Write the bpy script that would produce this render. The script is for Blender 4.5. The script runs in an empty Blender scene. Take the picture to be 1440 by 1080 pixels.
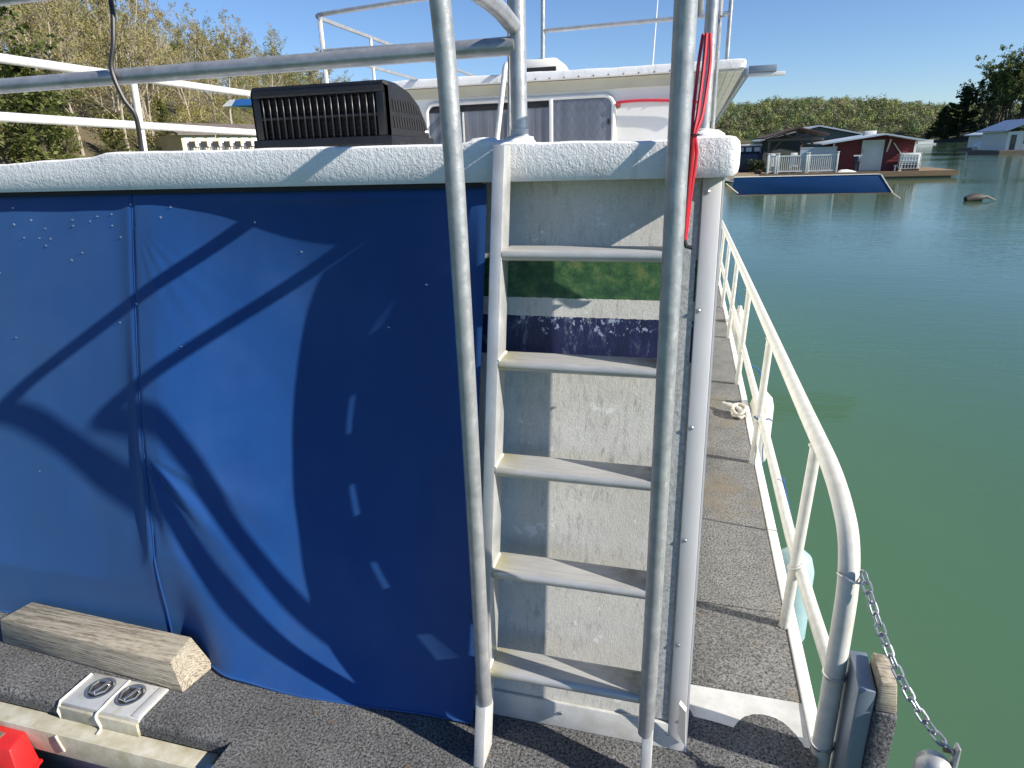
import bpy, bmesh, math, random
from mathutils import Vector, Matrix
from mathutils import noise as mnoise
R = math.radians
scn = bpy.context.scene
COL = scn.collection

# ------------------------------------------------------------------ camera
# boat frame: X to starboard, Y forward, Z up, deck at z = 0.  The boat sits
# about one degree nose-down, so everything aboard goes through BOAT.
FOC, YAW, PITCH, ROLL = 899.29, R(-15.5026), R(19.0040), R(1.6290)
EYE = Vector((0, 0, 1.75))
BOAT = Matrix.Rotation(R(-1.05), 4, 'X')
_f = Vector((math.sin(YAW)*math.cos(PITCH), math.cos(YAW)*math.cos(PITCH), -math.sin(PITCH)))
_r0 = Vector((math.cos(YAW), -math.sin(YAW), 0))
_d0 = _f.cross(_r0)
_r = _r0*math.cos(ROLL) + _d0*math.sin(ROLL)
_d = _d0*math.cos(ROLL) - _r0*math.sin(ROLL)
cam_d = bpy.data.cameras.new('camera'); cam = bpy.data.objects.new('camera', cam_d)
COL.objects.link(cam)
cm = Matrix(((_r.x, -_d.x, -_f.x, EYE.x), (_r.y, -_d.y, -_f.y, EYE.y), (_r.z, -_d.z, -_f.z, EYE.z), (0, 0, 0, 1)))
cam.matrix_world = BOAT @ cm
cam_d.sensor_fit = 'HORIZONTAL'; cam_d.sensor_width = 36; cam_d.lens = FOC/1440*36
cam_d.clip_start = 0.05; cam_d.clip_end = 5000
scn.camera = cam

# ------------------------------------------------------------------ light
SUN_DIR = Vector((-1.0, 0.160, -0.590)).normalized()        # the way the light travels
SUN_EL = math.asin(-SUN_DIR.z); SUN_AZ = math.atan2(-SUN_DIR.x, -SUN_DIR.y)
world = bpy.data.worlds.new('World'); scn.world = world; world.use_nodes = True
wn = world.node_tree
sky = wn.nodes.new('ShaderNodeTexSky'); sky.sky_type = 'NISHITA'; sky.sun_disc = False
sky.sun_elevation = SUN_EL; sky.sun_rotation = SUN_AZ
sky.altitude = 300; sky.air_density = 1.0; sky.dust_density = 0.0; sky.ozone_density = 2.2
bgn = wn.nodes['Background']; bgn.inputs['Strength'].default_value = 0.087
tint = wn.nodes.new('ShaderNodeMix'); tint.data_type = 'RGBA'; tint.blend_type = 'MULTIPLY'      # white balance of the whole sky
tint.inputs[0].default_value = 1.0; tint.inputs[7].default_value = (0.64, 0.77, 1.0, 1)
wn.links.new(sky.outputs[0], tint.inputs[6]); wn.links.new(tint.outputs[2], bgn.inputs['Color'])
sun_l = bpy.data.lights.new('sun', 'SUN'); sun_l.energy = 5.0; sun_l.angle = R(0.53); sun_l.color = (1.0, 0.94, 0.85)
sun = bpy.data.objects.new('sun', sun_l); COL.objects.link(sun)
sun.rotation_euler = SUN_DIR.to_track_quat('-Z', 'Y').to_euler(); sun.location = (20, -4, 14)
vs = scn.view_settings
vs.view_transform = 'Standard'; vs.look = 'None'; vs.gamma = 1.0; vs.exposure = 0.72; vs.use_curve_mapping = False
scn.cycles.max_bounces = 7; scn.cycles.transparent_max_bounces = 8
scn.cycles.caustics_reflective = False; scn.cycles.caustics_refractive = False

# ------------------------------------------------------------------ pixel -> place
def ray(x, y):
    return _r*((x-720)/FOC) + _d*((y-540)/FOC) + _f
def PZ(x, y, z=0.0):
    d = ray(x, y); return EYE + d*((z-EYE.z)/d.z)
def PY(x, y, Y):
    d = ray(x, y); return EYE + d*(Y/d.y)
def PX(x, y, X):
    d = ray(x, y); return EYE + d*(X/d.x)
EYEW = BOAT @ EYE
def rayw(x, y): return BOAT.to_3x3() @ ray(x, y)
WATER_Z = -0.62
def WW(x, y, z=WATER_Z):
    d = rayw(x, y); return EYEW + d*((z-EYEW.z)/d.z)
def WY(x, y, Y):
    d = rayw(x, y); return EYEW + d*((Y-EYEW.y)/d.y)
def WD(x, y, D):
    d = rayw(x, y); return EYEW + d*(D/math.hypot(d.x, d.y))

# ------------------------------------------------------------------ materials
def new_mat(name):
    m = bpy.data.materials.new(name); m.use_nodes = True
    nt = m.node_tree; b = nt.nodes['Principled BSDF']
    return m, nt, b
def N(nt, kind, **kw):
    n = nt.nodes.new(kind)
    for k, v in kw.items():
        if k in n.inputs: n.inputs[k].default_value = v
        else: setattr(n, k, v)
    return n
def coords(nt, scale=(1, 1, 1), kind='Object'):
    tc = N(nt, 'ShaderNodeTexCoord'); mp = N(nt, 'ShaderNodeMapping')
    mp.inputs['Scale'].default_value = scale
    nt.links.new(tc.outputs[kind], mp.inputs['Vector']); return mp.outputs['Vector']
def noise(nt, vec, scale, detail=4, rough=0.55):
    n = N(nt, 'ShaderNodeTexNoise'); n.inputs['Scale'].default_value = scale
    n.inputs['Detail'].default_value = detail; n.inputs['Roughness'].default_value = rough
    nt.links.new(vec, n.inputs['Vector']); return n.outputs['Fac']
def ramp(nt, fac, stops, interp='LINEAR'):
    r = N(nt, 'ShaderNodeValToRGB'); r.color_ramp.interpolation = interp
    el = r.color_ramp.elements
    while len(el) < len(stops): el.new(0.5)
    for e, (p, c) in zip(el, stops):
        e.position = p; e.color = (c, c, c, 1) if isinstance(c, (int, float)) else (*c, 1)
    nt.links.new(fac, r.inputs['Fac']); return r.outputs['Color']
def mix(nt, fac, a, b, mode='MIX'):
    m = N(nt, 'ShaderNodeMix', data_type='RGBA', blend_type=mode)
    for sock, v in ((m.inputs[0], fac), (m.inputs[6], a), (m.inputs[7], b)):
        if hasattr(v, 'is_linked'): nt.links.new(v, sock)
        elif isinstance(v, (int, float)): sock.default_value = v
        else: sock.default_value = (*v, 1)
    return m.outputs[2]
def mathn(nt, op, a, b=0.5):
    m = N(nt, 'ShaderNodeMath', operation=op)
    for s, v in ((m.inputs[0], a), (m.inputs[1], b)):
        if hasattr(v, 'is_linked'): nt.links.new(v, s)
        else: s.default_value = v
    return m.outputs[0]
def bump(nt, b, height, strength, dist=0.01):
    n = N(nt, 'ShaderNodeBump'); n.inputs['Strength'].default_value = strength; n.inputs['Distance'].default_value = dist
    nt.links.new(height, n.inputs['Height']); nt.links.new(n.outputs['Normal'], b.inputs['Normal'])
def basic(name, c1, c2=None, scale=8, rough=0.5, metal=0.0, bmp=0.0, bscale=60, stretch=(1, 1, 1), rvar=0.0, bdist=0.004, spec=0.5):
    m, nt, b = new_mat(name)
    v = coords(nt, stretch)
    c2 = c2 or tuple(x*0.75 for x in c1)
    f = noise(nt, v, scale, 5, 0.6)
    nt.links.new(ramp(nt, f, [(0.3, c1), (0.7, c2)]), b.inputs['Base Color'])
    b.inputs['Roughness'].default_value = rough; b.inputs['Metallic'].default_value = metal
    b.inputs['Specular IOR Level'].default_value = spec
    if rvar:
        nt.links.new(ramp(nt, noise(nt, v, scale*2.3, 4), [(0.3, rough-rvar), (0.7, rough+rvar)]), b.inputs['Roughness'])
    if bmp: bump(nt, b, noise(nt, v, bscale, 4), bmp, bdist)
    return m
MT = {}
MT['galv'] = basic('galvanised_pipe', (0.50, 0.505, 0.50), (0.34, 0.345, 0.35), 22, 0.40, 0.55, 0.12, 140, rvar=0.12)
MT['alu'] = basic('weathered_aluminium', (0.62, 0.62, 0.60), (0.48, 0.48, 0.46), 9, 0.42, 0.55, 0.1, 120, rvar=0.1)
MT['alu_trim'] = basic('grey_aluminium_trim', (0.66, 0.66, 0.655), (0.54, 0.54, 0.535), 5, 0.5, 0.15, 0.05, 90, (1, 1, 0.2))
MT['speckled'] = basic('speckled_joint_strip', (0.55, 0.55, 0.52), (0.26, 0.27, 0.27), 95, 0.6, 0.1, 0.3, 160)
MT['alu_old'] = basic('oxidised_aluminium', (0.66, 0.66, 0.64), (0.50, 0.49, 0.45), 14, 0.55, 0.25, 0.1, 90)
MT['white_paint'] = basic('white_paint', (0.80, 0.79, 0.75), (0.66, 0.64, 0.58), 12, 0.4, 0, 0.06, 60)
MT['white_tube'] = basic('white_painted_tube', (0.66, 0.65, 0.60), (0.52, 0.50, 0.44), 18, 0.38, 0, 0.08, 90)
MT['white_siding'] = basic('white_siding', (0.80, 0.79, 0.75), (0.72, 0.70, 0.63), 3, 0.5, 0, 0.05, 40)
MT['cream'] = basic('cream_shade_band', (0.62, 0.57, 0.42), (0.52, 0.47, 0.34), 4, 0.55)  # white cabin wall in shade, given as a cream colour
MT['black_plastic'] = basic('black_plastic', (0.007, 0.007, 0.0075), (0.012, 0.012, 0.013), 12, 0.38, 0, 0.08, 200, rvar=0.08)
MT['dark'] = basic('dark_interior', (0.008, 0.008, 0.009), (0.014, 0.014, 0.014), 10, 0.7)
MT['fin'] = basic('condenser_fin', (0.05, 0.05, 0.05), (0.03, 0.03, 0.03), 30, 0.5, 0.3)
MT['rubber'] = basic('black_rubber', (0.012, 0.012, 0.013), (0.022, 0.022, 0.022), 20, 0.45)
MT['red_wire'] = basic('red_cable', (0.62, 0.02, 0.035), (0.50, 0.03, 0.05), 20, 0.38)
MT['red_plastic'] = basic('red_plastic', (0.60, 0.02, 0.02), (0.42, 0.02, 0.02), 6, 0.38, 0, 0.06, 80)
MT['steel'] = basic('bright_steel', (0.62, 0.62, 0.62), (0.45, 0.45, 0.46), 30, 0.3, 0.9, 0.06, 200)
MT['chain'] = basic('galvanised_chain', (0.50, 0.52, 0.53), (0.34, 0.35, 0.37), 60, 0.38, 0.75, 0.1, 300)
MT['rust'] = basic('rusty_bolt', (0.20, 0.11, 0.04), (0.32, 0.25, 0.14), 90, 0.7, 0.2, 0.3, 300)
MT['sealant'] = basic('white_sealant', (0.74, 0.73, 0.68), (0.58, 0.55, 0.45), 40, 0.6, 0, 0.3, 120)
MT['rope'] = basic('white_rope', (0.62, 0.58, 0.50), (0.42, 0.38, 0.30), 60, 0.8, 0, 0.5, 300)
MT['blue_rope'] = basic('blue_rope', (0.03, 0.12, 0.32), (0.02, 0.08, 0.22), 60, 0.7, 0, 0.5, 300)
MT['fender'] = basic('aqua_vinyl_fender', (0.36, 0.50, 0.50), (0.26, 0.40, 0.44), 7, 0.45, 0, 0.05, 50)
MT['fender_white'] = basic('white_vinyl_fender', (0.70, 0.68, 0.60), (0.55, 0.52, 0.45), 7, 0.45)
MT['post_plate'] = basic('blue_grey_plate', (0.26, 0.31, 0.36), (0.20, 0.24, 0.29), 8, 0.45, 0.5)
MT['hull'] = basic('hull_paint', (0.55, 0.55, 0.53), (0.40, 0.40, 0.37), 3, 0.4)
MT['glass'] = basic('dark_glass', (0.03, 0.035, 0.04), (0.02, 0.022, 0.03), 3, 0.06)
MT['blue_board'] = basic('blue_board', (0.003, 0.036, 0.130), (0.002, 0.030, 0.110), 1.5, 0.6, spec=0.15)
MT['blue_canopy'] = basic('light_blue_canvas', (0.03, 0.16, 0.45), (0.025, 0.13, 0.38), 2, 0.6)
MT['red_siding'] = basic('barn_red_siding', (0.19, 0.022, 0.022), (0.13, 0.016, 0.017), 1.4, 0.6, 0, 0.1, 20)
MT['grey_siding'] = basic('grey_green_siding', (0.15, 0.18, 0.17), (0.11, 0.13, 0.13), 1.4, 0.6)
MT['roof_brown'] = basic('brown_shingle', (0.11, 0.065, 0.045), (0.075, 0.045, 0.035), 5, 0.85, 0, 0.3, 14)
MT['roof_grey'] = basic('weathered_shingle', (0.17, 0.14, 0.12), (0.12, 0.10, 0.085), 3, 0.85, 0, 0.3, 14)
MT['roof_metal'] = basic('light_metal_roof', (0.62, 0.66, 0.70), (0.52, 0.57, 0.62), 1, 0.4, 0.2)
MT['roof_blue'] = basic('blue_grey_metal_roof', (0.24, 0.32, 0.43), (0.19, 0.26, 0.36), 1, 0.4, 0.2)
MT['dock_wood'] = basic('dock_planks', (0.30, 0.20, 0.11), (0.19, 0.125, 0.07), 3, 0.8, 0, 0.2, 12, (0.4, 3, 3))
MT['old_wood'] = basic('grey_brown_boards', (0.22, 0.17, 0.12), (0.13, 0.10, 0.07), 4, 0.85, 0, 0.3, 30, (0.3, 3, 3))
MT['navy'] = basic('navy_boat', (0.015, 0.025, 0.05), (0.02, 0.03, 0.06), 2, 0.3)
MT['tan_wall'] = basic('pale_yellow_wall', (0.62, 0.54, 0.34), (0.54, 0.47, 0.30), 1, 0.8)
MT['plastic_white'] = basic('white_plastic_tank', (0.74, 0.75, 0.74), (0.60, 0.62, 0.62), 2, 0.4)
MT['insect'] = basic('pale_insect', (0.75, 0.75, 0.72), (0.6, 0.6, 0.55), 50, 0.6)
MT['brown_log'] = basic('wet_log', (0.09, 0.07, 0.055), (0.05, 0.04, 0.03), 8, 0.6, 0, 0.4, 20)
MT['lace'] = None

def mat_carpet(name, dark, light, tint):
    m, nt, b = new_mat(name); v = coords(nt)
    f1 = noise(nt, v, 120, 3, 0.8); f2 = noise(nt, v, 6, 4, 0.6)
    v2 = coords(nt, (1.0, 1.0, 1.0)); f3 = noise(nt, v2, 2.1, 5, 0.62)
    c = ramp(nt, f1, [(0.36, dark), (0.5, tuple((a+q)/2 for a, q in zip(dark, light))), (0.66, light)])
    c = mix(nt, ramp(nt, f2, [(0.35, 0.0), (0.75, 0.42)]), c, dark)
    c = mix(nt, ramp(nt, f3, [(0.56, 0.0), (0.68, 0.55)]), c, tint)
    nt.links.new(c, b.inputs['Base Color']); b.inputs['Roughness'].default_value = 0.95
    b.inputs['Specular IOR Level'].default_value = 0.15
    bump(nt, b, mix(nt, 0.5, f1, noise(nt, v, 60, 3)), 0.9, 0.006)
    return m
MT['carpet'] = mat_carpet('charcoal_carpet', (0.018, 0.018, 0.019), (0.26, 0.26, 0.255), (0.09, 0.085, 0.075))
MT['carpet_walk'] = mat_carpet('weathered_walkway_carpet', (0.036, 0.036, 0.035), (0.29, 0.285, 0.27), (0.18, 0.15, 0.10))
MT['carpet_post'] = mat_carpet('ribbed_carpet', (0.03, 0.03, 0.032), (0.24, 0.24, 0.25), (0.10, 0.09, 0.08))

def mat_stucco():
    m, nt, b = new_mat('white_roof_coating'); v = coords(nt)
    f = noise(nt, v, 75, 3, 0.55); g = noise(nt, v, 5, 4)
    w = N(nt, 'ShaderNodeTexNoise'); w.inputs['Scale'].default_value = 110; w.inputs['Detail'].default_value = 2; w.inputs['Distortion'].default_value = 1.2
    nt.links.new(v, w.inputs['Vector'])
    c = ramp(nt, g, [(0.3, (0.86, 0.85, 0.83)), (0.75, (0.77, 0.76, 0.74))])
    st = noise(nt, coords(nt, (9, 9, 1.0)), 4.0, 4, 0.6)
    c = mix(nt, ramp(nt, st, [(0.54, 0.0), (0.72, 0.38)]), c, (0.46, 0.44, 0.38))
    nt.links.new(c, b.inputs['Base Color']); b.inputs['Roughness'].default_value = 0.62
    bump(nt, b, mix(nt, 0.45, f, w.outputs['Fac']), 0.55, 0.007)
    return m
MT['stucco'] = mat_stucco()

def mat_wall():
    # painted stern panel: green band, thin white, blue band, the rest chalky white with mildew runs and flaking
    m, nt, b = new_mat('striped_stern_paint')
    tc = N(nt, 'ShaderNodeTexCoord'); sx = N(nt, 'ShaderNodeSeparateXYZ'); nt.links.new(tc.outputs['Object'], sx.inputs[0])
    z = mathn(nt, 'SUBTRACT', sx.outputs['Z'], 0.6); v = coords(nt)
    base = ramp(nt, noise(nt, v, 5, 5, 0.65), [(0.3, (0.72, 0.70, 0.64)), (0.7, (0.60, 0.58, 0.52))])
    weave = N(nt, 'ShaderNodeTexNoise'); weave.inputs['Scale'].default_value = 1; weave.inputs['Detail'].default_value = 2
    nt.links.new(coords(nt, (330, 330, 150)), weave.inputs['Vector'])
    base = mix(nt, ramp(nt, weave.outputs['Fac'], [(0.42, 0.0), (0.62, 0.28)]), base, (0.32, 0.31, 0.28))
    runs = noise(nt, coords(nt, (70, 70, 2.4)), 1.0, 6, 0.75)
    runm = noise(nt, coords(nt, (3, 3, 2)), 1.3, 3, 0.5)
    base = mix(nt, mathn(nt, 'MULTIPLY', ramp(nt, runs, [(0.50, 0.0), (0.70, 0.62)]), ramp(nt, runm, [(0.40, 0.1), (0.58, 1.0)])), base, (0.17, 0.17, 0.155))
    patch = noise(nt, coords(nt, (1, 1, 1.2)), 13, 6, 0.66)
    base = mix(nt, ramp(nt, patch, [(0.635, 0.0), (0.648, 1.0)]), base, (0.76, 0.75, 0.71))
    zz = mathn(nt, 'ADD', z, mathn(nt, 'MULTIPLY', mathn(nt, 'SUBTRACT', noise(nt, v, 90, 2), 0.5), 0.006))
    def band(z0, z1):
        return mathn(nt, 'MULTIPLY', mathn(nt, 'GREATER_THAN', zz, z0), mathn(nt, 'LESS_THAN', zz, z1))
    chip = noise(nt, coords(nt, (1.2, 1.2, 1)), 42, 6, 0.7)
    chip2 = noise(nt, coords(nt, (1, 1, 0.3)), 30, 6, 0.8)
    green = ramp(nt, noise(nt, v, 24, 6, 0.75), [(0.38, (0.016, 0.062, 0.026)), (0.52, (0.038, 0.115, 0.038)), (0.64, (0.12, 0.17, 0.06))])
    green = mix(nt, ramp(nt, chip, [(0.66, 0.0), (0.68, 0.8)]), green, (0.015, 0.04, 0.03))
    blue = ramp(nt, chip2, [(0.40, (0.006, 0.010, 0.045)), (0.54, (0.012, 0.018, 0.075)), (0.64, (0.13, 0.14, 0.18))])
    up = ramp(nt, z, [(0.0, 0.0), (1.0, 1.0)])
    hi = N(nt, 'ShaderNodeMapRange'); hi.inputs[1].default_value = 1.225; hi.inputs[2].default_value = 1.30; nt.links.new(z, hi.inputs[0])
    flake = mathn(nt, 'ADD', chip, mathn(nt, 'MULTIPLY', hi.outputs[0], 0.13))
    blue = mix(nt, ramp(nt, flake, [(0.665, 0.0), (0.68, 0.9)]), blue, (0.36, 0.42, 0.55))
    c = mix(nt, band(1.357, 1.474), base, green)
    c = mix(nt, band(1.183, 1.302), c, blue)
    nt.links.new(c, b.inputs['Base Color']); b.inputs['Roughness'].default_value = 0.55
    hgt = mix(nt, 0.5, weave.outputs['Fac'], chip)
    bump(nt, b, hgt, 0.5, 0.003)
    return m
MT['wall'] = mat_wall()

def mat_cloth():
    m, nt, b = new_mat('blue_canvas'); v = coords(nt)
    f = noise(nt, coords(nt, (1, 1, 0.5)), 3.5, 5, 0.6); w = noise(nt, v, 600, 1)
    c = ramp(nt, f, [(0.3, (0.005, 0.044, 0.185)), (0.7, (0.008, 0.058, 0.225))])
    dust = noise(nt, coords(nt, (1, 1, 1)), 1.4, 5, 0.6)
    c = mix(nt, ramp(nt, dust, [(0.45, 0.0), (0.75, 0.18)]), c, (0.12, 0.19, 0.36))
    nt.links.new(c, b.inputs['Base Color']); b.inputs['Roughness'].default_value = 0.5; b.inputs['Specular IOR Level'].default_value = 0.25
    b.inputs['Sheen Weight'].default_value = 0.20; b.inputs['Sheen Roughness'].default_value = 0.55
    b.inputs['Sheen Tint'].default_value = (0.35, 0.72, 1, 1)
    bump(nt, b, w, 0.12, 0.001)
    return m
MT['cloth'] = mat_cloth()

def mat_timber():
    m, nt, b = new_mat('weathered_timber')
    mp = N(nt, 'ShaderNodeMapping'); tc = N(nt, 'ShaderNodeTexCoord'); nt.links.new(tc.outputs['Object'], mp.inputs['Vector'])
    mp.inputs['Location'].default_value = (0, 0.02, 0.05); mp.inputs['Scale'].default_value = (0.35, 1, 1)
    wv = N(nt, 'ShaderNodeTexWave', wave_type='RINGS', rings_direction='X'); wv.inputs['Scale'].default_value = 42; wv.inputs['Distortion'].default_value = 5.5
    wv.inputs['Detail'].default_value = 4; wv.inputs['Detail Scale'].default_value = 1.6; nt.links.new(mp.outputs['Vector'], wv.inputs['Vector'])
    f0 = noise(nt, coords(nt, (1.3, 34, 34)), 3, 6, 0.75); g = noise(nt, coords(nt), 5, 4)
    fm = N(nt, 'ShaderNodeMix'); fm.inputs[0].default_value = 0.12; nt.links.new(f0, fm.inputs[2]); nt.links.new(wv.outputs['Fac'], fm.inputs[3]); f = fm.outputs[0]
    v3 = coords(nt, (2.5, 60, 60)); h = noise(nt, v3, 3, 4, 0.75)
    c = ramp(nt, f, [(0.30, (0.48, 0.43, 0.335)), (0.47, (0.37, 0.325, 0.245)), (0.64, (0.14, 0.118, 0.09))])
    c = mix(nt, ramp(nt, h, [(0.55, 0.0), (0.66, 0.75)]), c, (0.10, 0.08, 0.06))
    c = mix(nt, ramp(nt, g, [(0.5, 0.0), (0.7, 0.5)]), c, (0.36, 0.33, 0.26))
    nt.links.new(c, b.inputs['Base Color']); b.inputs['Roughness'].default_value = 0.85
    bump(nt, b, mix(nt, 0.5, f, h), 0.7, 0.006)
    return m
MT['timber'] = mat_timber()

def mat_tread():
    m, nt, b = new_mat('ladder_tread_aluminium'); v = coords(nt)
    f = noise(nt, coords(nt, (3, 30, 3)), 4, 5, 0.6); g = noise(nt, v, 16, 5, 0.65)
    c = ramp(nt, f, [(0.3, (0.60, 0.59, 0.56)), (0.7, (0.46, 0.455, 0.43))])
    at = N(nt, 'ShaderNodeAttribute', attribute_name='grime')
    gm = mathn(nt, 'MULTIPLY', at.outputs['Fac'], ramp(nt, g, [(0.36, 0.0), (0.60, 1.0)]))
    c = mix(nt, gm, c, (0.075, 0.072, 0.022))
    at2 = N(nt, 'ShaderNodeAttribute', attribute_name='moss')
    c = mix(nt, mathn(nt, 'MULTIPLY', at2.outputs['Fac'], ramp(nt, g, [(0.30, 0.15), (0.62, 0.8)])), c, (0.42, 0.38, 0.16))
    nt.links.new(c, b.inputs['Base Color']); b.inputs['Roughness'].default_value = 0.42; b.inputs['Metallic'].default_value = 0.4
    bump(nt, b, noise(nt, v, 130, 3), 0.1, 0.003)
    return m
MT['tread'] = mat_tread()

def mat_bracket():
    m, nt, b = new_mat('stained_bracket'); v = coords(nt)
    c = ramp(nt, noise(nt, v, 12, 5, 0.65), [(0.3, (0.66, 0.66, 0.64)), (0.7, (0.52, 0.52, 0.50))])
    nt.links.new(mix(nt, ramp(nt, noise(nt, v, 20, 5, 0.7), [(0.52, 0.0), (0.68, 0.6)]), c, (0.40, 0.36, 0.20)), b.inputs['Base Color'])
    b.inputs['Roughness'].default_value = 0.45; b.inputs['Metallic'].default_value = 0.3
    return m
MT['bracket'] = mat_bracket()
MT['leaf_dry'] = basic('dry_leaf', (0.24, 0.15, 0.07), (0.15, 0.09, 0.045), 40, 0.8)
MT['stained'] = basic('yellow_stained_lip', (0.56, 0.54, 0.46), (0.36, 0.33, 0.22), 14, 0.6, 0.1, 0.2, 80)

def mat_water():
    m, nt, b = new_mat('lake_water'); tc = N(nt, 'ShaderNodeTexCoord')
    def wv(scale, s, det, rot=0.3):
        mp = N(nt, 'ShaderNodeMapping'); mp.inputs['Scale'].default_value = scale; mp.inputs['Rotation'].default_value = (0, 0, rot)
        nt.links.new(tc.outputs['Object'], mp.inputs['Vector']); return noise(nt, mp.outputs['Vector'], s, det, 0.55)
    h = mix(nt, 0.5, wv((0.45, 1.6, 1), 1.1, 3), wv((0.7, 2.6, 1), 3.6, 3, -0.2))
    patches = wv((0.35, 1, 1), 0.05, 3, 0.1)
    nt.links.new(ramp(nt, wv((1, 1, 1), 0.03, 3), [(0.35, (0.058, 0.120, 0.064)), (0.65, (0.066, 0.134, 0.080))]), b.inputs['Base Color'])
    b.inputs['Roughness'].default_value = 0.04; b.inputs['IOR'].default_value = 1.333
    bn = N(nt, 'ShaderNodeBump'); bn.inputs['Distance'].default_value = 0.05
    nt.links.new(ramp(nt, patches, [(0.36, 0.06), (0.64, 0.32)]), bn.inputs['Strength'])
    nt.links.new(h, bn.inputs['Height']); nt.links.new(bn.outputs['Normal'], b.inputs['Normal'])
    return m
MT['water'] = mat_water()

def mat_ground(name, c1, c2):
    return basic(name, c1, c2, 0.35, 0.95, 0, 0.6, 2.5, bdist=0.3)
MT['leaf_litter'] = mat_ground('leaf_litter_ground', (0.13, 0.095, 0.055), (0.075, 0.07, 0.035))
MT['hill_ground'] = mat_ground('wooded_hill_ground', (0.085, 0.080, 0.035), (0.055, 0.060, 0.025))
MT['bark'] = basic('pale_bark', (0.48, 0.42, 0.33), (0.27, 0.22, 0.165), 3, 0.9, 0, 0.4, 8, (3, 3, 0.5))
MT['bark_dark'] = basic('dark_bark', (0.10, 0.08, 0.06), (0.055, 0.045, 0.035), 3, 0.9, 0, 0.4, 8, (3, 3, 0.5))

def mat_leaf(name, cols, trans=0.35):
    m, nt, b = new_mat(name)
    oi = N(nt, 'ShaderNodeObjectInfo'); at = N(nt, 'ShaderNodeAttribute', attribute_name='tone')
    f = mathn(nt, 'FRACT', mathn(nt, 'ADD', mathn(nt, 'MULTIPLY', oi.outputs['Random'], 0.37), at.outputs['Fac']), 0)
    n = len(cols)
    c = ramp(nt, f, [(i/(n-1), cc) for i, cc in enumerate(cols)])
    nt.links.new(c, b.inputs['Base Color']); b.inputs['Roughness'].default_value = 0.6; b.inputs['Specular IOR Level'].default_value = 0.25
    tr = N(nt, 'ShaderNodeBsdfTranslucent'); nt.links.new(c, tr.inputs['Color'])
    mx = N(nt, 'ShaderNodeMixShader'); mx.inputs[0].default_value = trans
    out = nt.nodes['Material Output']
    nt.links.new(b.outputs[0], mx.inputs[1]); nt.links.new(tr.outputs[0], mx.inputs[2]); nt.links.new(mx.outputs[0], out.inputs[0])
    return m
MT['leaf_spring'] = mat_leaf('spring_leaves', [(0.28, 0.27, 0.09), (0.34, 0.30, 0.10), (0.36, 0.29, 0.14), (0.24, 0.27, 0.075), (0.32, 0.27, 0.13)])
MT['leaf_green'] = mat_leaf('fresh_green_leaves', [(0.13, 0.17, 0.045), (0.18, 0.21, 0.05), (0.15, 0.18, 0.06), (0.21, 0.23, 0.07)])
MT['leaf_cedar'] = mat_leaf('cedar_sprays', [(0.11, 0.13, 0.035), (0.15, 0.16, 0.045), (0.085, 0.11, 0.03), (0.17, 0.17, 0.06)], 0.2)
MT['leaf_dark'] = mat_leaf('dark_green_sprays', [(0.045, 0.065, 0.025), (0.065, 0.080, 0.03), (0.05, 0.07, 0.035), (0.085, 0.085, 0.03)], 0.2)
MT['leaf_far'] = mat_leaf('mixed_far_foliage', [(0.17, 0.20, 0.075), (0.24, 0.205, 0.125), (0.13, 0.18, 0.07), (0.30, 0.33, 0.10), (0.22, 0.19, 0.125), (0.10, 0.16, 0.065), (0.24, 0.26, 0.095)], 0.25)

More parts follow.
